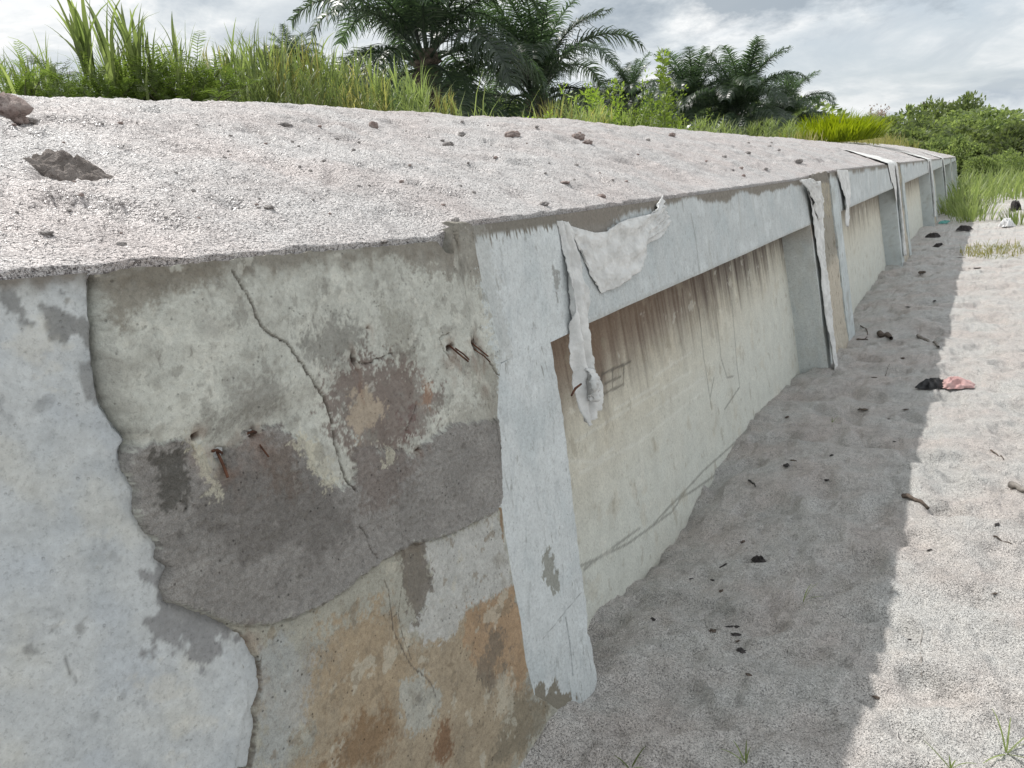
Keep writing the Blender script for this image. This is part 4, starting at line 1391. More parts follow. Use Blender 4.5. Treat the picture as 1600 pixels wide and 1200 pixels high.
def crumple(name, u, v, wpx, dpx, h, mat, label, cat, seed, rz):
    """crumpled sheet lying on the ground"""
    pos = gpt(u, v)
    sc = np.linalg.norm(pos - CAM) / F
    n = 34
    s = np.linspace(-1, 1, n)
    X, Y = np.meshgrid(s, s)
    rr = np.maximum(np.abs(X), np.abs(Y))
    k = np.where(rr > 0, np.sqrt(X ** 2 + Y ** 2) / np.maximum(rr, 1e-6), 1)
    X, Y = X / k, Y / k
    e = 1 + 0.35 * fbm(X, Y, 1.8, 3, seed)
    fold = 1 - np.abs(fbm(X, Y, 1.6, 3, seed + 2)) * 2.2
    Z = h * np.clip((1 - (X ** 2 + Y ** 2)) * 1.3, 0, 1) * (0.35 + 0.65 * np.clip(fold, 0, 1)) + 0.006
    a, b = wpx * sc, dpx * sc * 2.2
    V = np.stack([(X * e * a).ravel(), (Y * e * b).ravel(), Z.ravel()], 1)
    o = obj(name, quads_mesh(name, V, grid_quads(n, n)), None, mat)
    o.location = (pos[0], pos[1], gz1(pos[0], pos[1]))
    o.rotation_euler = (0, 0, rz)
    return tag(o, label, cat)


crumple('crumpled_cloth', 1492, 604, 23, 8, 0.055, PINK, 'crumpled pink cloth lying in the sun on the shadow edge', 'cloth', 1501, 0.5)
crumple('black_cloth', 1457, 605, 22, 6, 0.05, BLACKBAG, 'flat black rag in the shade touching the pink cloth', 'rag', 1507, 0.7)
crumple('plastic_bag', 1573, 354, 9, 5, 0.16, WHITELIT, 'white crumpled plastic bag far off on the sunlit sand', 'bag', 1511, 0.2)
crumple('plastic_scrap', 1476, 349, 10, 3, 0.06, TEAL, 'flat teal plastic scrap in the shade near the fourth wall unit', 'plastic scrap', 1517, 0.9)
crumple('dark_litter', 1506, 360, 10, 3, 0.09, CHAR, 'black heap of litter at the far end of the wall shadow', 'litter', 1521, 0.2)
crumple('dark_litter', 1458, 371, 9, 4, 0.08, CHAR, 'dark tangle of litter at the foot of the fourth wall unit', 'litter', 1525, 0.3)
crumple('dark_litter', 1467, 386, 7, 3, 0.06, CHAR, 'dark scrap in the shade in front of the third recess', 'litter', 1529, 0.1)
crumple('dark_litter', 1586, 329, 7, 4, 0.25, CHAR, 'dark lump beside the far right grass on the sand', 'litter', 1533, 0.1)
crumple('dead_leaf', 1186, 878, 9, 5, 0.02, CHAR, 'curled black leaf alone in the middle of the shade', 'leaf', 1537, 0.8)

SCRAPS = [(1113, 987, 6, 6), (1140, 980, 5, 3), (1150, 992, 7, 4), (1155, 1002, 6, 3), (1152, 980, 4, 3), (1158, 1018, 5, 7), (1170, 1055, 5, 3), (1132, 884, 10, 3), (1115, 908, 5, 3),
          (1127, 924, 5, 3), (1020, 968, 4, 4), (1230, 727, 7, 5), (1240, 720, 5, 3), (1245, 715, 6, 2), (1290, 750, 5, 4), (1160, 846, 6, 4), (1247, 847, 4, 3), (1300, 712, 4, 3), (1350, 640, 7, 4),
          (1400, 588, 5, 3), (1345, 640, 4, 3), (1415, 640, 4, 2), (1512, 828, 8, 3), (1495, 926, 5, 3), (1555, 928, 4, 2), (1450, 805, 4, 3), (1452, 860, 5, 2), (1370, 1090, 5, 3), (1186, 910, 4, 3),
          (1395, 690, 4, 2), (1230, 652, 4, 3), (1330, 562, 5, 2), (1460, 470, 6, 2), (1500, 403, 6, 2), (1440, 455, 5, 2), (1420, 480, 5, 2), (1410, 560, 4, 3), (1468, 444, 4, 2), (1558, 820, 5, 3), (1366, 590, 4, 2),
          (1480, 372, 4, 2), (1335, 618, 3, 2), (1390, 655, 4, 2), (1170, 780, 3, 3), (1080, 905, 3, 2), (1215, 800, 3, 2), (1260, 690, 4, 2), (1420, 1000, 4, 2), (1525, 419, 8, 2), (1485, 555, 4, 2)]
for k, (u, v, a, b) in enumerate(SCRAPS):
    if k > 12 and k % 3 == 1:
        continue
    a, b = a * 0.85, b * 0.85
    pos = gpt(u, v)
    sc = np.linalg.norm(pos - CAM) / F
    tag(lump('charred_scrap', (pos[0], pos[1], pos[2] + 0.002), (a * sc * 1.15, b * sc * 0.9, max(0.28 * b * sc, .0015)), CHAR if k % 3 else WOOD, 1600 + k, 0.55 + 0.9 * math.sin(k * 3.0), 0.95, 18),
        'small black charred scrap lying on the sand beside the wall', 'scrap', 'charred scraps on the sand')

# ------------------------------------------------------------------ vegetation builders
UP = Vector((0, 0, 1))


def blade(mb, base, direction, length, width, droop, segs=6, fold=0.25, lean=0.15):
    """a grass blade rising and arching over"""
    d = Vector(direction).normalized()
    side = d.cross(UP)
    side = side.normalized() if side.length > 1e-4 else Vector((1, 0, 0))
    out = Vector((d.x, d.y, 0))
    out = out.normalized() if out.length > 1e-4 else Vector((0, 1, 0))
    p = Vector(base)
    V, Q = [], []
    cur = d.copy()
    for i in range(segs + 1):
        t = i / segs
        w = width * 0.5 * (min(1, 0.55 + 2.2 * t)) * (1 - t ** 2.2) + 0.0006
        V += [tuple(p - side * w), tuple(p + side * w)]
        if i < segs:
            p = p + cur * (length / segs)
            cur = (cur + (out * 0.6 - UP * 1.0) * droop * (0.3 + 1.6 * t) / segs).normalized()
    for i in range(segs):
        Q.append((2 * i, 2 * i + 1, 2 * i + 3, 2 * i + 2))
    mb.add(V, Q)


def rdir(R, tilt_lo, tilt_hi):
    a, t = R.uniform(0, 6.283), math.radians(R.uniform(tilt_lo, tilt_hi))
    return Vector((math.cos(a) * math.sin(t), math.sin(a) * math.sin(t), math.cos(t)))


def cane_parts(seed, stalks=7, H=1.6, spread=0.28, lw=0.03, ll=0.75, per=7):
    """stems mesh and blades mesh of one clump of cane grass, unit height H"""
    R = random.Random(seed)
    st, bl = MB(), MB()
    for i in range(stalks):
        a, r = R.uniform(0, 6.283), spread * math.sqrt(R.random())
        b = Vector((math.cos(a) * r, math.sin(a) * r, 0))
        h = H * R.uniform(0.55, 0.95)
        tilt = Vector((R.uniform(-.14, .14), R.uniform(-.14, .14), 1)).normalized()
        pts = [b + tilt * h * t + Vector((0, 0, 0)) for t in (0, 0.33, 0.66, 1.0)]
        V, Q = tube(pts, [0.011, 0.009, 0.007, 0.003], 5)
        st.add(V, Q)
        for k in range(per):
            t = R.uniform(0.15, 1.0)
            d = (rdir(R, 12, 45) + tilt * 0.3)
            blade(bl, b + tilt * h * t, d, ll * R.uniform(0.55, 1.15), lw * R.uniform(0.6, 1.1), R.uniform(0.7, 2.4))
        for k in range(3):
            blade(bl, b + tilt * h * 0.95, tilt + Vector((R.uniform(-.25, .25), R.uniform(-.25, .25), 0)), ll * R.uniform(0.5, 0.9), lw * 0.8, R.uniform(0.2, 0.6))
    return st, bl


def at(u, dist, v=200):
    """(x, y) on the bearing of survey column u (taken at the height of the skyline) at that distance"""
    r = ray(u, v)
    k = dist / math.hypot(r[0], r[1])
    return r[0] * k, r[1] * k


def z_at(u, v, dist):
    r = ray(u, v)
    return CAM[2] + r[2] * dist / math.hypot(r[0], r[1])


def land(x, y):
    if x < -1.1 and -8 < y < 58:
        zb = float(bank_z(np.array([x]), np.array([y]), False)[0])
        return max(zb, gz1(x, y))
    return gz1(x, y)


def mesh_top(me, q=98.5):
    co = np.empty(len(me.vertices) * 3, np.float32)
    me.vertices.foreach_get('co', co)
    return float(np.percentile(co[2::3], q))


# cane clumps -----------------------------------------------------
CANES = []
for k in range(4):
    st, bl = cane_parts(50 + k, stalks=12, H=1.0, spread=0.42, lw=0.020, ll=0.55, per=9)
    CANES.append((st.mesh('stems'), bl.mesh('blades')))
for s_, b_ in CANES:
    s_.materials.append(STEM)
    b_.materials.append(CANE)
dry = [b_.copy() for s_, b_ in CANES]
for b_ in dry:
    b_.materials.clear()
    b_.materials.append(CANEDRY)


def cane(u, vtop, dist, label, k, group='cane grass clumps behind the sand bank', width=1.0, drier=False):
    x, y = at(u, dist, vtop)
    z = land(x, y)
    h = z_at(u, vtop, dist) - z
    t = thing('cane_grass', label, 'grass clump', (x, y, z - 0.03), k * 1.7, group)
    sc = max(0.25, h / mesh_top(CANES[k % 4][1], 99.0))
    for me_, nm in zip((CANES[k % 4][0], dry[k % 4] if drier else CANES[k % 4][1]), ('stems', 'leaf_blades')):
        o = obj(nm, me_, t)
        o.scale = (sc * width, sc * width, sc)
        o['kind'] = 'stuff'
    return t


CL_GEN = 'cane grass clump growing along the crest behind the sand bank'
# the two prominent clumps: every leaf of its own
def tall_clump(u, vtop, dist, label, seed, n, lw, spread):
    R = random.Random(seed)
    x, y = at(u, dist, vtop)
    z = land(x, y)
    h = z_at(u, vtop, dist) - z
    t = thing('cane_grass', label, 'grass clump', (x, y, z - 0.03), 0, 'cane grass clumps behind the sand bank')
    for i in range(n):
        a, r = R.uniform(0, 6.283), spread * math.sqrt(R.random())
        b = Vector((math.cos(a) * r, math.sin(a) * r, 0))
        hs = h * R.uniform(0.35, 0.72)
        tilt = Vector((math.cos(a) * r * 0.6 + R.uniform(-.06, .06), math.sin(a) * r * 0.6 + R.uniform(-.06, .06), 1)).normalized()
        V, Q = tube([b, b + tilt * hs * 0.5, b + tilt * hs], [0.014, 0.012, 0.006], 5)
        obj('stem', quads_mesh('stem', np.array(V), np.array(Q)), t, STEM)
        for q in range(5):
            mb = MB()
            f = R.uniform(0.45, 1.0)
            d = rdir(R, 6, 30) + tilt * 0.4
            blade(mb, b + tilt * hs * f, d, (h - hs * f) * R.uniform(0.6, 1.0), lw * R.uniform(0.7, 1.1), R.uniform(0.25, 1.3), segs=8)
            obj('leaf_blade', mb.mesh('leaf_blade'), t, CANE)
    return t


tall_clump(138, -45, 5.6, 'tallest cane grass clump with broad upright leaves, at far left', 61, 10, 0.034, 0.16)
tall_clump(215, 15, 5.8, 'arching cane grass clump with drooping tips right of the tallest one', 62, 9, 0.024, 0.22)
tall_clump(362, 5, 6.6, 'leaning tall cane grass clump standing alone above its neighbours', 63, 7, 0.020, 0.22)
tall_clump(30, 60, 5.6, 'low cane grass clump at the very left edge of the crest', 64, 8, 0.024, 0.3)
for k, (u, v, d) in enumerate((u_, v_ - 16, d_) for u_, v_, d_ in [(60, 78, 7.0), (160, 75, 6.4), (250, 62, 7.2), (290, 82, 6.8), (325, 90, 6.2), (380, 62, 7.2), (405, 60, 6.9), (432, 55, 7.5), (455, 78, 6.8), (478, 95, 7.6),
                               (500, 80, 7.2), (520, 100, 7.0), (540, 84, 7.8), (560, 112, 7.4), (590, 120, 7.6), (612, 98, 8.4), (640, 128, 8.0), (662, 140, 8.6), (690, 150, 8.2),
                               (365, 96, 6.0), (470, 118, 6.2), (420, 110, 6.2), (510, 128, 6.6), (545, 136, 6.8), (0, 92, 6.4)]):
    cane(u, v, d, CL_GEN, k, drier=(k % 5 == 3))
CL_LOW = 'low drying grass clump on the crest between palms and leafy shrubs'
for k, (u, v, d) in enumerate([(716, 168, 9.5), (860, 152, 12.0), (885, 148, 12.5), (905, 158, 12.0), (930, 165, 13.0), (955, 160, 13.5), (985, 172, 14.0), (845, 175, 11.0), (1010, 178, 14.0)]):
    cane(u, v, d, CL_LOW, k, 'low grass clumps on the crest', 1.3, k % 3 == 1)
CL_DR = 'drooping reed grass clump on the crest below the far palms'
for k, (u, v, d) in enumerate([(1100, 178, 17.0), (1130, 184, 17.5), (1160, 188, 18.0), (1190, 184, 18.0), (1215, 180, 18.5), (1235, 186, 19.0), (1085, 190, 16.0)]):
    cane(u, v, d, CL_DR, k + 1, 'drooping grass clumps on the crest', 1.7)


# feathery shrubs -------------------------------------------------
def spray(mb, base, direction, length, R, pairs=12, leaf=0.06, lwid=0.012, droop=0.8):
    d = Vector(direction).normalized()
    p = Vector(base)
    cur = d.copy()
    n = pairs
    pts = [p.copy()]
    for i in range(n):
        p = p + cur * (length / n)
        cur = (cur - UP * droop / n).normalized()
        pts.append(p.copy())
        side = cur.cross(UP)
        side = side.normalized() if side.length > 1e-3 else Vector((1, 0, 0))
        l = leaf * (0.4 + 1.2 * math.sin(math.pi * min(1, (i + 1) / n * 0.9)))
        for s in (-1, 1):
            dirn = (side * s + cur * 0.55 + UP * R.uniform(-.25, .1)).normalized()
            q = p + dirn * l
            w = cur * lwid
            mb.add([tuple(p - w * 0.5), tuple(p + w * 0.5), tuple(p + dirn * l * 0.6 + w), tuple(q)], [(0, 1, 2, 3)])
    V, Q = tube(pts[::3] if len(pts) > 6 else pts, 0.0025, 3)
    mb.add(V, Q)


FEA = []
for k in range(3):
    R = random.Random(80 + k)
    cr, br = MB(), MB()
    for i in range(26):
        d = rdir(R, 5, 68)
        L = R.uniform(0.45, 0.95)
        pts = [Vector((R.uniform(-.1, .1), R.uniform(-.1, .1), 0))]
        cur = d.copy()
        for q in range(4):
            pts.append(pts[-1] + cur * L / 4)
            cur = (cur + Vector((R.uniform(-.2, .2), R.uniform(-.2, .2), R.uniform(-.25, .1)))).normalized()
        V, Q = tube(pts, [0.010, 0.008, 0.006, 0.004, 0.002], 4)
        br.add(V, Q)
        for q in range(11):
            t = R.uniform(0.25, 1.0) * 4
            a = min(3, int(t))
            b0 = pts[a].lerp(pts[a + 1], t - a)
            spray(cr, b0, rdir(R, 30, 105) + d * 0.5, R.uniform(0.16, 0.34), R, 11, 0.05, 0.009, R.uniform(0.3, 1.2))
    a_, b_ = br.mesh('stems'), cr.mesh('crown')
    a_.materials.append(BARK)
    b_.materials.append(FEATH)
    FEA.append((a_, b_))


def feathery(u, vtop, dist, label, k, w=1.0, group='feathery green shrubs behind the sand bank'):
    x, y = at(u, dist, vtop)
    z = land(x, y)
    sc = (z_at(u, vtop, dist) - z) / mesh_top(FEA[k % 3][1])
    t = thing('feathery_shrub', label, 'shrub', (x, y, z - 0.02), k * 2.1, group)
    for me_, nm in zip(FEA[k % 3], ('stems', 'crown')):
        o = obj(nm, me_, t)
        o.scale = (sc * w, sc * w, sc)


for k, (u, v, d, w, lab) in enumerate([(20, 98, 5.3, 1.0, 'feathery green shrub at the left edge under the cane grass'), (78, 100, 5.6, 1.0, 'feathery green shrub left below the tallest cane clump'),
                                       (140, 112, 5.3, 0.9, 'low feathery shrub at the foot of the tallest cane clump'), (190, 92, 5.8, 1.0, 'dense feathery shrub just right of the tallest cane clump'),
                                       (240, 75, 5.9, 1.1, 'tallest feathery shrub, rounded crown in the middle of the left thicket'), (285, 95, 5.6, 1.0, 'feathery shrub at the right end of the left thicket'),
                                       (310, 125, 5.9, 0.8, 'small feathery shrub where the thicket meets the open cane grass'), (110, 130, 6.8, 1.0, 'feathery shrub behind the tallest cane clump')]):
    feathery(u, v, d, lab, k, w * 0.95)


# broad-leaf shrubs and trees -------------------------------------
def leaf_quad(mb, p, d, l, w, R):
    d = Vector(d).normalized()
    s = d.cross(Vector((R.uniform(-1, 1), R.uniform(-1, 1), R.uniform(-1, 1))))
    s = s.normalized() if s.length > 1e-3 else Vector((1, 0, 0))
    m = p + d * l * 0.45
    mb.add([tuple(p), tuple(m + s * w * 0.5), tuple(p + d * l), tuple(m - s * w * 0.5)], [(0, 1, 2, 3)])


def shrub_meshes(seed, H, W, branches, leaves, ll, lw, upright=0.5):
    R = random.Random(seed)
    br, cr = MB(), MB()
    for i in range(branches):
        a = R.uniform(0, 6.283)
        t = R.uniform(0.0, 1.0) ** 0.7 * (1 - upright) * 1.3
        d = Vector((math.cos(a) * t, math.sin(a) * t, 1)).normalized()
        L = H * R.uniform(0.55, 1.0) / max(d.z, 0.5) * (1 if upright > .4 else 0.9)
        pts = [Vector((math.cos(a) * 0.05 * W, math.sin(a) * 0.05 * W, 0))]
        cur = d.copy()
        for q in range(5):
            pts.append(pts[-1] + cur * L / 5)
            cur = (cur + Vector((R.uniform(-.2, .2), R.uniform(-.2, .2), R.uniform(-.05, .2)))).normalized()
        r0 = 0.010 * H
        V, Q = tube(pts, [r0, r0 * .85, r0 * .7, r0 * .5, r0 * .35, r0 * .15], 4)
        br.add(V, Q)
        for q in range(leaves):
            tt = R.uniform(0.12, 1.0) * 5
            k = min(4, int(tt))
            b0 = pts[k].lerp(pts[k + 1], tt - k)
            dd = rdir(R, 25, 100)
            off = R.uniform(0.0, 0.10) * W
            leaf_quad(cr, b0 + dd * off, dd, ll * R.uniform(0.6, 1.15), lw * R.uniform(0.7, 1.1), R)
    return br.mesh('stems'), cr.mesh('crown')


def mass_meshes(seed, H, W, blobs, leaves, ll, lw, trunk=0.25):
    """crown of leaf faces through several lobes, with a forked trunk"""
    R = random.Random(seed)
    tr, cr = MB(), MB()
    cs = []
    for i in range(blobs):
        a, r = R.uniform(0, 6.283), W * 0.36 * math.sqrt(R.random())
        rad = R.uniform(0.18, 0.32) * min(H, W)
        z = H * trunk + (H * (1 - trunk) - rad * 1.2) * R.uniform(0.05, 1.0) * (1 - 0.5 * r / (W * 0.36)) + rad * 0.5
        cs.append((Vector((math.cos(a) * r, math.sin(a) * r, z)), rad))
    for c, rad in cs:
        mid = Vector((c.x * 0.35, c.y * 0.35, c.z * 0.5))
        V, Q = tube([Vector((c.x * .04, c.y * .04, -0.1)), mid, c], [0.022 * H, 0.014 * H, 0.004 * H], 5)
        tr.add(V, Q)
        for k in range(leaves):
            d = rdir(R, 0, 180)
            rr = rad * R.uniform(0.45, 1.12) ** 0.7
            p = c + Vector((d.x * rr, d.y * rr, d.z * rr * 0.85))
            if p.z < 0.02 * H:
                p.z = 0.02 * H + R.random() * 0.1 * H
            dd = (d + rdir(R, 0, 180) * 0.9)
            leaf_quad(cr, p, dd, ll * R.uniform(0.6, 1.3), lw * R.uniform(0.7, 1.2), R)
    return tr.mesh('trunk'), cr.mesh('crown')


def plant(name, u, vtop, dist, label, cat, meshes, hnom, mats, group=None, rz=0.0, w=1.0, names=('trunk', 'crown'), base=None):
    x, y = at(u, dist, vtop)
    z = land(x, y) if base is None else base
    sc = (z_at(u, vtop, dist) - z) / mesh_top(meshes[1])
    t = thing(name, label, cat, (x, y, z - 0.03), rz, group)
    for me_, nm, mt in zip(meshes, names, mats):
        o = obj(nm, me_, t, mt)
        o.scale = (sc * w, sc * w, sc)
    return t


SA = shrub_meshes(90, 1.0, 0.9, 12, 55, 0.085, 0.030, 0.45)
SB = shrub_meshes(91, 1.0, 0.35, 1, 105, 0.085, 0.030, 0.95)
SC = shrub_meshes(92, 1.0, 1.0, 14, 60, 0.075, 0.028, 0.35)
ST = ('stems', 'crown')
plant('sapling', 1032, 72, 13.0, 'tall leafy sapling rising above the shrubs against the sky', 'sapling', SB, 1.0, (STEM, SHRUB), names=ST)
plant('sapling', 1050, 105, 13.4, 'shorter leafy sapling just right of the tall sapling', 'sapling', SB, 1.0, (STEM, SHRUB), rz=2.0, names=ST)
G_ = 'light green leafy shrubs on the crest'
plant('leafy_shrub', 1005, 140, 13.0, 'light green leafy shrub around the foot of the tall sapling', 'shrub', SA, 1.0, (STEM, SHRUB), G_, 0.0, 1.0, ST)
plant('leafy_shrub', 1040, 145, 13.6, 'broad light green shrub at the right of the tall sapling', 'shrub', SC, 1.0, (STEM, SHRUB), G_, 1.0, 1.0, ST)
plant('leafy_shrub', 965, 122, 15.0, 'loose leafy shrub left of the sapling against the small far palm', 'shrub', SC, 1.0, (STEM, SHRUB), G_, 2.0, 0.8, ST)
plant('leafy_shrub', 925, 135, 15.0, 'thin leafy shrub between the second palm and the small palm', 'shrub', SA, 1.0, (STEM, SHRUB), G_, 4.0, 0.8, ST)
plant('leafy_shrub', 1070, 180, 15.0, 'low leafy shrub at the left foot of the far palms', 'shrub', SA, 1.0, (STEM, SHRUB), G_, 3.0, 1.3, ST)
plant('leafy_shrub', 820, 180, 11.0, 'low broad-leaved weed patch under the second palm', 'shrub', SC, 1.0, (STEM, SHRUB), G_, 5.0, 1.6, ST)

# lime-green grass dome
R = random.Random(95)
mb = MB()
for i in range(900):
    a, r = R.uniform(0, 6.283), math.sqrt(R.random())
    b = Vector((math.cos(a) * r * 0.95, math.sin(a) * r * 0.95, 0))
    blade(mb, b, Vector((b.x * 0.55 + R.uniform(-.25, .25), b.y * 0.55 + R.uniform(-.25, .25), 1)), (0.75 + 0.3 * R.random()) * (1 - 0.45 * r * r), 0.035, R.uniform(0.3, 1.0), segs=4)
lm = mb.mesh('leaf_blades')
x, y = at(1300, 21.0)
z = land(x, y)
t = thing('lime_grass', 'bright yellow-green grass dome on the crest left of the far bushes', 'grass clump', (x, y, z), 0)
o = obj('leaf_blades', lm, t, LIME)
sc = (z_at(1300, 180, 21.0) - z) / mesh_top(lm, 97)
o.scale = (1.18, 1.18, sc)


# palms -----------------------------------------------------------
def frond_mesh(seed, L=4.6, a0=70, a1=-50, pairs=84, leaf=0.86, lw=0.062, dr=0.62):
    R = random.Random(seed)
    mb = MB()
    n = 24
    pts, dirs = [Vector((0, 0, 0))], []
    for i in range(n):
        t = i / (n - 1)
        a = math.radians(a0 + (a1 - a0) * t ** 1.35)
        d = Vector((math.cos(a), 0.06 * math.sin(t * 4 + seed), math.sin(a))).normalized()
        dirs.append(d)
        pts.append(pts[-1] + d * L / n)
    V, Q = tube(pts, [0.045 * (1 - 0.9 * i / n) + 0.004 for i in range(n + 1)], 5)
    mb.add(V, Q)
    for i in range(pairs):
        t = 0.16 + 0.84 * (i + R.random() * 0.6) / pairs
        k = min(n - 1, int(t * n))
        p = pts[k].lerp(pts[k + 1], t * n - k)
        d = dirs[k]
        up = d.cross(Vector((0, 1, 0)))
        up = -up if up.z < 0 else up
        ll = leaf * (0.35 + 0.75 * math.sin(math.pi * min(1.0, 0.12 + t * 0.86))) * R.uniform(0.85, 1.1)
        for s in (-1, 1):
            q = Vector((0, s, 0)) * 1.0 + d * R.uniform(0.35, 0.8) + up * R.uniform(-0.25, 0.55)
            q.normalize()
            w = d.cross(q).cross(q)
            w = (d - q * d.dot(q)).normalized() * lw * 0.5
            pv, cur = p.copy(), q.copy()
            Vv, Qq = [], []
            for j in range(4):
                tt = j / 3
                ww = w * (1.0 - 0.85 * tt) if j else w * 0.7
                Vv += [tuple(pv - ww), tuple(pv + ww)]
                pv = pv + cur * ll / 3
                cur = (cur - UP * dr * (0.4 + tt)).normalized()
            for j in range(3):
                Qq.append((2 * j, 2 * j + 1, 2 * j + 3, 2 * j + 2))
            mb.add(Vv, Qq)
    me = mb.mesh('frond')
    me.materials.append(PALM)
    return me


FR_UP = [frond_mesh(1, 4.3, 84, 25), frond_mesh(2, 4.5, 80, 5)]
FR_MID = [frond_mesh(3, 4.7, 66, -45, leaf=1.05, lw=0.075, dr=1.0), frond_mesh(4, 4.5, 58, -55, leaf=1.05, lw=0.075, dr=1.1)]
FR_SKIRT = [frond_mesh(7, 4.2, -5, -86, dr=1.2), frond_mesh(8, 4.0, -22, -88, dr=1.2)]
FR_LOW = [frond_mesh(5, 4.8, 34, -75, leaf=1.1, lw=0.08, dr=1.25), frond_mesh(6, 4.6, 22, -82, leaf=1.1, lw=0.08, dr=1.25)]


def palm(u, vcrown, dist, size, label, seed, n=(8, 14, 13, 9), group='oil palms behind the bank'):
    R = random.Random(seed)
    x, y = at(u, dist, vcrown)
    zc, zg = z_at(u, vcrown, dist), land(x, y)
    t = thing('oil_palm', label, 'palm tree', (x, y, zg), 0, group)
    h = max(0.4, zc - zg)
    V, Q = [], []
    rings, sides = 26, 12
    for i in range(rings + 1):
        f = i / rings
        rr = (0.26 + 0.08 * math.sin(i * 2.4) + 0.10 * f) * size
        for k in range(sides):
            a = 6.2832 * k / sides + i * 0.35
            q = rr * (1 + 0.16 * ((k + i) % 2))
            V.append((math.cos(a) * q, math.sin(a) * q, -0.2 + (h + 0.3) * f))
    for i in range(rings):
        for k in range(sides):
            k2 = (k + 1) % sides
            Q.append((i * sides + k, i * sides + k2, (i + 1) * sides + k2, (i + 1) * sides + k))
    obj('trunk', quads_mesh('trunk', np.array(V), np.array(Q), False), t, BARK)
    g = 0
    for ring, (cnt, meshes) in enumerate(zip(n, (FR_UP, FR_MID, FR_LOW, FR_SKIRT))):
        for i in range(cnt):
            a = 6.2832 * (i + R.uniform(-.25, .25)) / cnt + ring * 0.5
            o = obj('frond', meshes[R.randrange(2)], t)
            o.location = (0.18 * size * math.cos(a), 0.18 * size * math.sin(a), h - 0.12 * ring * size)
            o.rotation_euler = (R.uniform(-.12, .12), R.uniform(-.10, .10), a)
            s = size * R.uniform(0.85, 1.05)
            o.scale = (s, s, s)
            g += 1


palm(664, 84, 24.0, 1.02, 'largest oil palm with long drooping fronds, left of the other palms', 5, (7, 10, 8, 5))
palm(838, 152, 27.0, 0.90, 'second oil palm with upright spiky fronds, right of the largest palm', 6, (12, 9, 5, 3))
palm(985, 160, 40.0, 0.56, 'small far oil palm showing between the second palm and the sapling', 7, (7, 8, 6, 6))
palm(1078, 172, 34.0, 0.66, 'oil palm with three upright fronds right of the tall sapling', 8, (10, 11, 9, 8))
palm(1155, 182, 32.0, 0.68, 'bushy oil palm in the middle of the far group, leaning frond on top', 9, (11, 12, 11, 8))
palm(1222, 192, 38.0, 0.62, 'rightmost oil palm, low and dark beside the lime grass', 10, (9, 11, 9, 6))
palm(455, 100, 40.0, 0.45, 'tiny oil palm top far behind the cane grass, left of the largest palm', 11, (6, 9, 6, 4))

# far bushes and trees --------------------------------------------
MA = mass_meshes(120, 1.0, 1.5, 14, 760, 0.060, 0.032, 0.05)
MBm = mass_meshes(121, 1.0, 1.4, 15, 760, 0.060, 0.032, 0.05)
MT = mass_meshes(122, 1.0, 1.0, 14, 520, 0.055, 0.03, 0.30)
TK = ('trunk', 'crown')
G2 = 'green bushes at the far end of the wall'
plant('bush', 1336, 190, 60.0, 'dark green bush behind the lime grass, at its right shoulder', 'bush', MA, 1.0, (BARK, BUSH), G2, 0.3, 1.2)
plant('bush', 1376, 185, 62.0, 'rounded green bush below the pale bare tree', 'bush', MBm, 1.0, (BARK, BUSH), G2, 1.3, 1.0)
plant('bush', 1418, 199, 58.0, 'low green bush at the foot of the dead pole', 'bush', MA, 1.0, (BARK, BUSH), G2, 2.3, 1.2)
plant('bush', 1450, 205, 64.0, 'small green bush between the dead pole and the round tree', 'bush', MBm, 1.0, (BARK, BUSH), G2, 2.9, 1.0)
plant('broadleaf_tree', 1480, 157, 66.0, 'dark broadleaf tree with a knobbly top, tallest at the far right', 'tree', MT, 1.0, (BARK, BUSH), None, 0.0, 0.8)
plant('broadleaf_tree', 1528, 175, 60.0, 'spreading broadleaf tree right of the knobbly one', 'tree', MT, 1.0, (BARK, BUSH), None, 2.0, 1.5)
plant('broadleaf_tree', 1425, 194, 90.0, 'faint low tree far behind the dead pole', 'tree', MT, 1.0, (BARK, BUSH), None, 3.0, 1.4)
plant('bush', 1572, 202, 47.0, 'big dense green bush at the right edge behind the tall grass', 'bush', MBm, 1.0, (BARK, BUSH), G2, 0.7, 1.0)
plant('bush', 1618, 196, 44.0, 'big green bush cut off by the right edge of the picture', 'bush', MA, 1.0, (BARK, BUSH), G2, 1.9, 1.0)
plant('bush', 1522, 228, 44.0, 'green bush filling the end of the wall above the shaded grass', 'bush', MA, 1.0, (BARK, BUSH), G2, 4.4, 0.8)
plant('bush', 1585, 238, 41.0, 'low round bush in front of the big dense bush', 'bush', MBm, 1.0, (BARK, BUSH), G2, 5.4, 1.0)
plant('bush', 1540, 245, 39.5, 'low bush just right of the wall end', 'bush', MA, 1.0, (BARK, BUSH), G2, 3.4, 0.8)
plant('bush', 1398, 206, 48.0, 'low dry-green bush on the crest above the far sand', 'bush', MA, 1.0, (BARK, SHRUB), G2, 3.9, 1.4)
plant('bush', 1450, 212, 46.0, 'yellowish low bush on the crest near the wall end', 'bush', MBm, 1.0, (BARK, SHRUB), G2, 0.9, 1.4)
plant('bush', 1487, 216, 44.0, 'small yellowish bush right behind the last wall unit', 'bush', MA, 1.0, (BARK, SHRUB), G2, 1.9, 0.9)
# far skyline trees beyond
for k, (u, v, d, lab) in enumerate([(1250, 194, 110.0, 'far dark tree left of the lime grass on the skyline'), (1310, 192, 115.0, 'far tree on the skyline above the lime grass'), (1560, 196, 100.0, 'far tree behind the big dense bush'), (1600, 194, 95.0, 'far tree at the right edge of the skyline')]):
    plant('broadleaf_tree', u, v, d, lab, 'tree', MT, 1.0, (BARK, BUSH), 'skyline trees', k, 2.0)


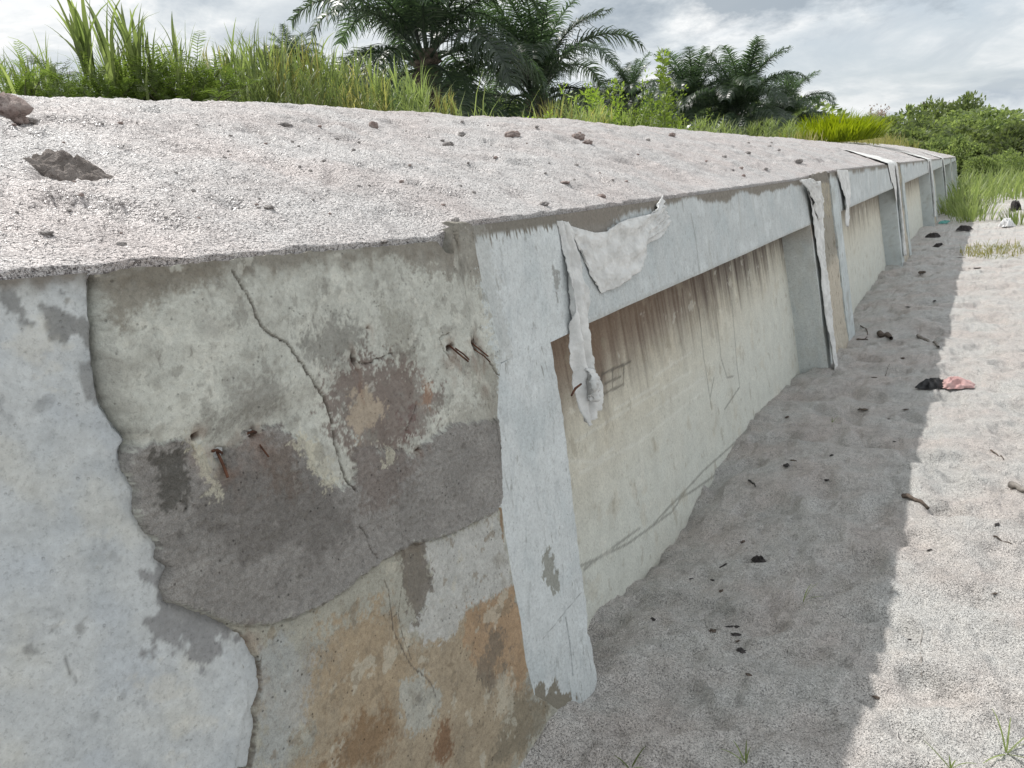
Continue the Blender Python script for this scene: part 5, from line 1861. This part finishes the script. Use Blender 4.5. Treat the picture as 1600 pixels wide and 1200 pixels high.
TH = ['dark bush behind the tiny palm top at the left', 'dark bush showing left behind the largest palm', 'dark bush right behind the drooping fronds of the largest palm', 'dark bush in the gap between the two big palms',
      'dark bush behind the foot of the second palm', 'dark bush just right of the second palm', 'dark bush between the second palm and the small far palm', 'dark bush behind the small far palm',
      'dark bush behind the tall sapling', 'dark bush between the three-frond palm and the bushy palm', 'dark bush right behind the bushy middle palm', 'dark bush between the rightmost palm and the lime grass']
for k, (u, v, d) in enumerate([(470, 135, 46.0), (560, 140, 48.0), (720, 172, 44.0), (775, 176, 46.0), (850, 165, 44.0), (905, 168, 46.0), (950, 165, 50.0), (1005, 172, 50.0), (1060, 178, 50.0), (1120, 180, 48.0), (1185, 184, 50.0), (1245, 190, 52.0)]):
    plant('bush', u, v, d, TH[k], 'bush', MA if k % 2 else MBm, 1.0, (BARK, BUSH), 'dark bushes behind the palms', k * 1.3, 1.5)


# pale bare tree and dead pole
def bare_tree(u, vtop, dist, label, seed, leafy):
    R = random.Random(seed)
    x, y = at(u, dist, vtop)
    z = land(x, y)
    h = z_at(u, vtop, dist) - z
    t = thing('bare_tree', label, 'tree', (x, y, z), 0)
    tr, cr = MB(), MB()
    V, Q = tube([(0, 0, 0), (0.1, 0, h * 0.4), (0, 0.1, h * 0.7)], [0.12, 0.09, 0.06], 6)
    tr.add(V, Q)
    for i in range(22):
        d = rdir(R, 10, 75)
        b0 = Vector((0.05, 0.05, h * R.uniform(0.5, 0.7)))
        e = b0 + Vector((d.x * h * 0.30, d.y * h * 0.30, d.z * h * 0.30))
        e.z = min(e.z, h)
        V, Q = tube([b0, b0.lerp(e, 0.5) + Vector((0, 0, 0.1)), e], [0.05, 0.03, 0.012], 4)
        tr.add(V, Q)
        for k in range(leafy):
            leaf_quad(cr, b0.lerp(e, R.uniform(0.5, 1.05)) + rdir(R, 0, 180) * 0.25, rdir(R, 0, 180), 0.22, 0.12, R)
    obj('trunk', tr.mesh('trunk'), t, BARK)
    obj('crown', cr.mesh('crown'), t, PALE)


bare_tree(1364, 160, 75.0, 'pale pinkish sparse tree on the skyline above the rounded bush', 131, 26)
x, y = at(1436, 70.0)
z = land(x, y)
h = z_at(1438, 160, 70.0) - z
V, Q = tube([(0, 0, 0), (0.0, 0.0, h * 0.5), (0.25, 0.1, h)], [0.16, 0.13, 0.08], 6)
t = thing('dead_tree', 'thin dead leafless trunk standing against the far sky', 'dead tree', (x, y, z))
obj('trunk', quads_mesh('trunk', np.array(V), np.array(Q)), t, BARK)

# grass at the far right and shaded grass at the wall's end
tg = [MB() for _ in range(3)]
for k in range(3):
    R = random.Random(140 + k)
    for i in range(90):
        a, r = R.uniform(0, 6.283), math.sqrt(R.random()) * 0.6
        b = Vector((math.cos(a) * r, math.sin(a) * r, 0))
        blade(tg[k], b, Vector((b.x * 0.5 + R.uniform(-.2, .2), b.y * 0.5 + R.uniform(-.2, .2), 1)), R.uniform(0.6, 1.05), 0.035, R.uniform(0.3, 1.3), segs=4)
TG = [m_.mesh('leaf_blades') for m_ in tg]
for m_ in TG:
    m_.materials.append(CANE)


def tuft(u, v, h, label, k, group, w=1.0, mat=None):
    pos = gpt(u, v)
    t = thing('grass_tuft', label, 'grass tuft', (pos[0], pos[1], gz1(pos[0], pos[1]) - 0.02), k, group)
    me_ = TG[k % 3]
    if mat is not None:
        me_ = me_.copy()
        me_.materials.clear()
        me_.materials.append(mat)
    o = obj('leaf_blades', me_, t)
    o.scale = (h * w, h * w, h)


R = random.Random(145)
mb = MB()
for i in range(5200):
    xx, yy = R.uniform(-0.75, 12.0), R.uniform(21.5, 39.5)
    lim = 26.0 + 2.5 * math.sin(xx * 1.7) - 0.9 * xx - (0.0 if xx > -0.2 else 3.0) + R.uniform(-1.0, 1.0)
    if yy < lim:
        continue
    e = min(1.0, 0.35 + 0.25 * (yy - lim))
    blade(mb, (xx, yy, gz1(xx, yy) - 0.02), rdir(R, 3, 32), R.uniform(0.6, 1.25) * e, 0.04, R.uniform(0.3, 1.4), segs=4)
tag(obj('tall_grass', mb.mesh('tall_grass'), None, CANE), 'bright green tall grass at the right beyond the sunlit sand', None, None, 'stuff')
for j, (u, v, h) in enumerate([(1490, 335, 0.5), (1502, 330, 0.6), (1508, 338, 0.45), (1497, 322, 0.7), (1507, 318, 0.8), (1516, 334, 0.6), (1522, 345, 0.55)]):
    tuft(u, v, h, 'grass tuft in the wall shadow near the end of the wall', j, 'grass tufts in the wall shadow', 1.3)
R = random.Random(146)
mb = MB()
for i in range(3600):
    yy = R.uniform(17.0, 41.0)
    xx = -2.9 - R.uniform(0.0, 1.0) ** 1.4 * 5.0 + 0.5 * math.sin(yy * 0.9)
    if yy > 37.2:
        xx = R.uniform(-7.0, -1.5)
    b_ = float(bank_z(np.array([xx]), np.array([yy]), False)[0])
    blade(mb, (xx, yy, b_ - 0.02), rdir(R, 3, 36), R.uniform(0.2, 0.55) * (0.5 + 0.5 * min(1.0, (yy - 15) / 12)), 0.02, R.uniform(0.3, 1.5), segs=3)
tag(obj('dry_grass', mb.mesh('dry_grass'), None, CANEDRY), 'yellowish dry grass along the crest at the far end of the sand bank', None, None, 'stuff')
MATG = MB()
R = random.Random(150)
for i in range(420):
    a, r = R.uniform(0, 6.283), math.sqrt(R.random())
    b = Vector((math.cos(a) * r * 0.45, math.sin(a) * r * 0.9, 0))
    blade(MATG, b, rdir(R, 10, 70), R.uniform(0.05, 0.16), 0.010, R.uniform(0.3, 1.3), segs=3)
pos = gpt(1556, 394)
o = tag(obj('grass_patch', MATG.mesh('grass_patch'), None, CANEDRY), 'thin patch of dry grass on the sunlit sand right of the wall', 'grass patch')
o.location = (pos[0], pos[1], gz1(pos[0], pos[1]))
o = tag(obj('creeping_weed', TG[1], None), 'small leafy weed behind the white plastic bag', 'weed')
pos = gpt(1592, 352)
o.location = (pos[0], pos[1], gz1(pos[0], pos[1]))
o.scale = (0.5, 0.5, 0.4)


def sprout(u, v, hpx, label, seed, n=5, lean=(10, 55)):
    R = random.Random(seed)
    pos = gpt(u, v)
    sc = np.linalg.norm(pos - CAM) / F
    t = thing('grass_sprout', label, 'grass sprout', (pos[0], pos[1], gz1(pos[0], pos[1]) - 0.003), R.uniform(0, 6))
    for i in range(n):
        mb = MB()
        blade(mb, (0, 0, 0.02 * i * hpx * sc / 10), rdir(R, *lean), hpx * sc * R.uniform(0.7, 1.3), 0.0034, R.uniform(0.2, 1.0), segs=6)
        obj('leaf_blade', mb.mesh('leaf_blade'), t, CANE)


sprout(1255, 940, 30, 'small green grass sprout alone in the middle of the shade', 161, 4)
sprout(1572, 1180, 55, 'green grass sprout with spreading blades at the bottom right corner', 162, 6, (20, 70))
sprout(1485, 1205, 36, 'grass sprout at the bottom edge on the shadow line', 163, 4)
sprout(1165, 1196, 34, 'thin grass sprout in the shade at the bottom edge', 164, 4, (5, 45))
sprout(985, 1205, 35, 'tiny grass sprout near the wall foot at the bottom edge', 165, 3)
sprout(1300, 660, 14, 'tiny sprout in the shade below the second joint', 166, 3)

# undergrowth that nobody could count, along the crest and behind the palms
R = random.Random(170)
mb = MB()
for i in range(9000):
    y = R.uniform(0.0, 36.0)
    xo = R.uniform(-16, -4.4)
    b = Vector((xo, y, land(xo, y) - 0.02)) if False else Vector((xo, y, 0))
    mb_b = b
    t_b = (XW - xo) / 2.5
    zr = float(np.interp(y, RID_Y, RID_Z))
    zz_ = max(zr - 0.10 * max(t_b - 1, 0) ** 1.1, min(0.9, zr - 0.2)) - 0.03
    blade(mb, (xo, y, zz_), rdir(R, 3, 35), R.uniform(0.25, 0.7), 0.022, R.uniform(0.4, 1.4), segs=3)
tag(obj('undergrowth', mb.mesh('undergrowth'), None, CANE), 'dense green undergrowth covering the ground behind the sand bank', None, None, 'stuff')
R = random.Random(171)
mb = MB()
for i in range(7000):
    y = R.uniform(40.0, 130.0)
    xo = R.uniform(-45, 30)
    if y < 44 and xo > -1:
        continue
    z0 = land(xo, y) if False else -0.30
    blade(mb, (xo, y, z0), rdir(R, 3, 40), R.uniform(0.7, 1.5), 0.14, R.uniform(0.4, 1.4), segs=3)
tag(obj('far_meadow', mb.mesh('far_meadow'), None, CANE), 'rough green meadow grass beyond the end of the wall', None, None, 'stuff')
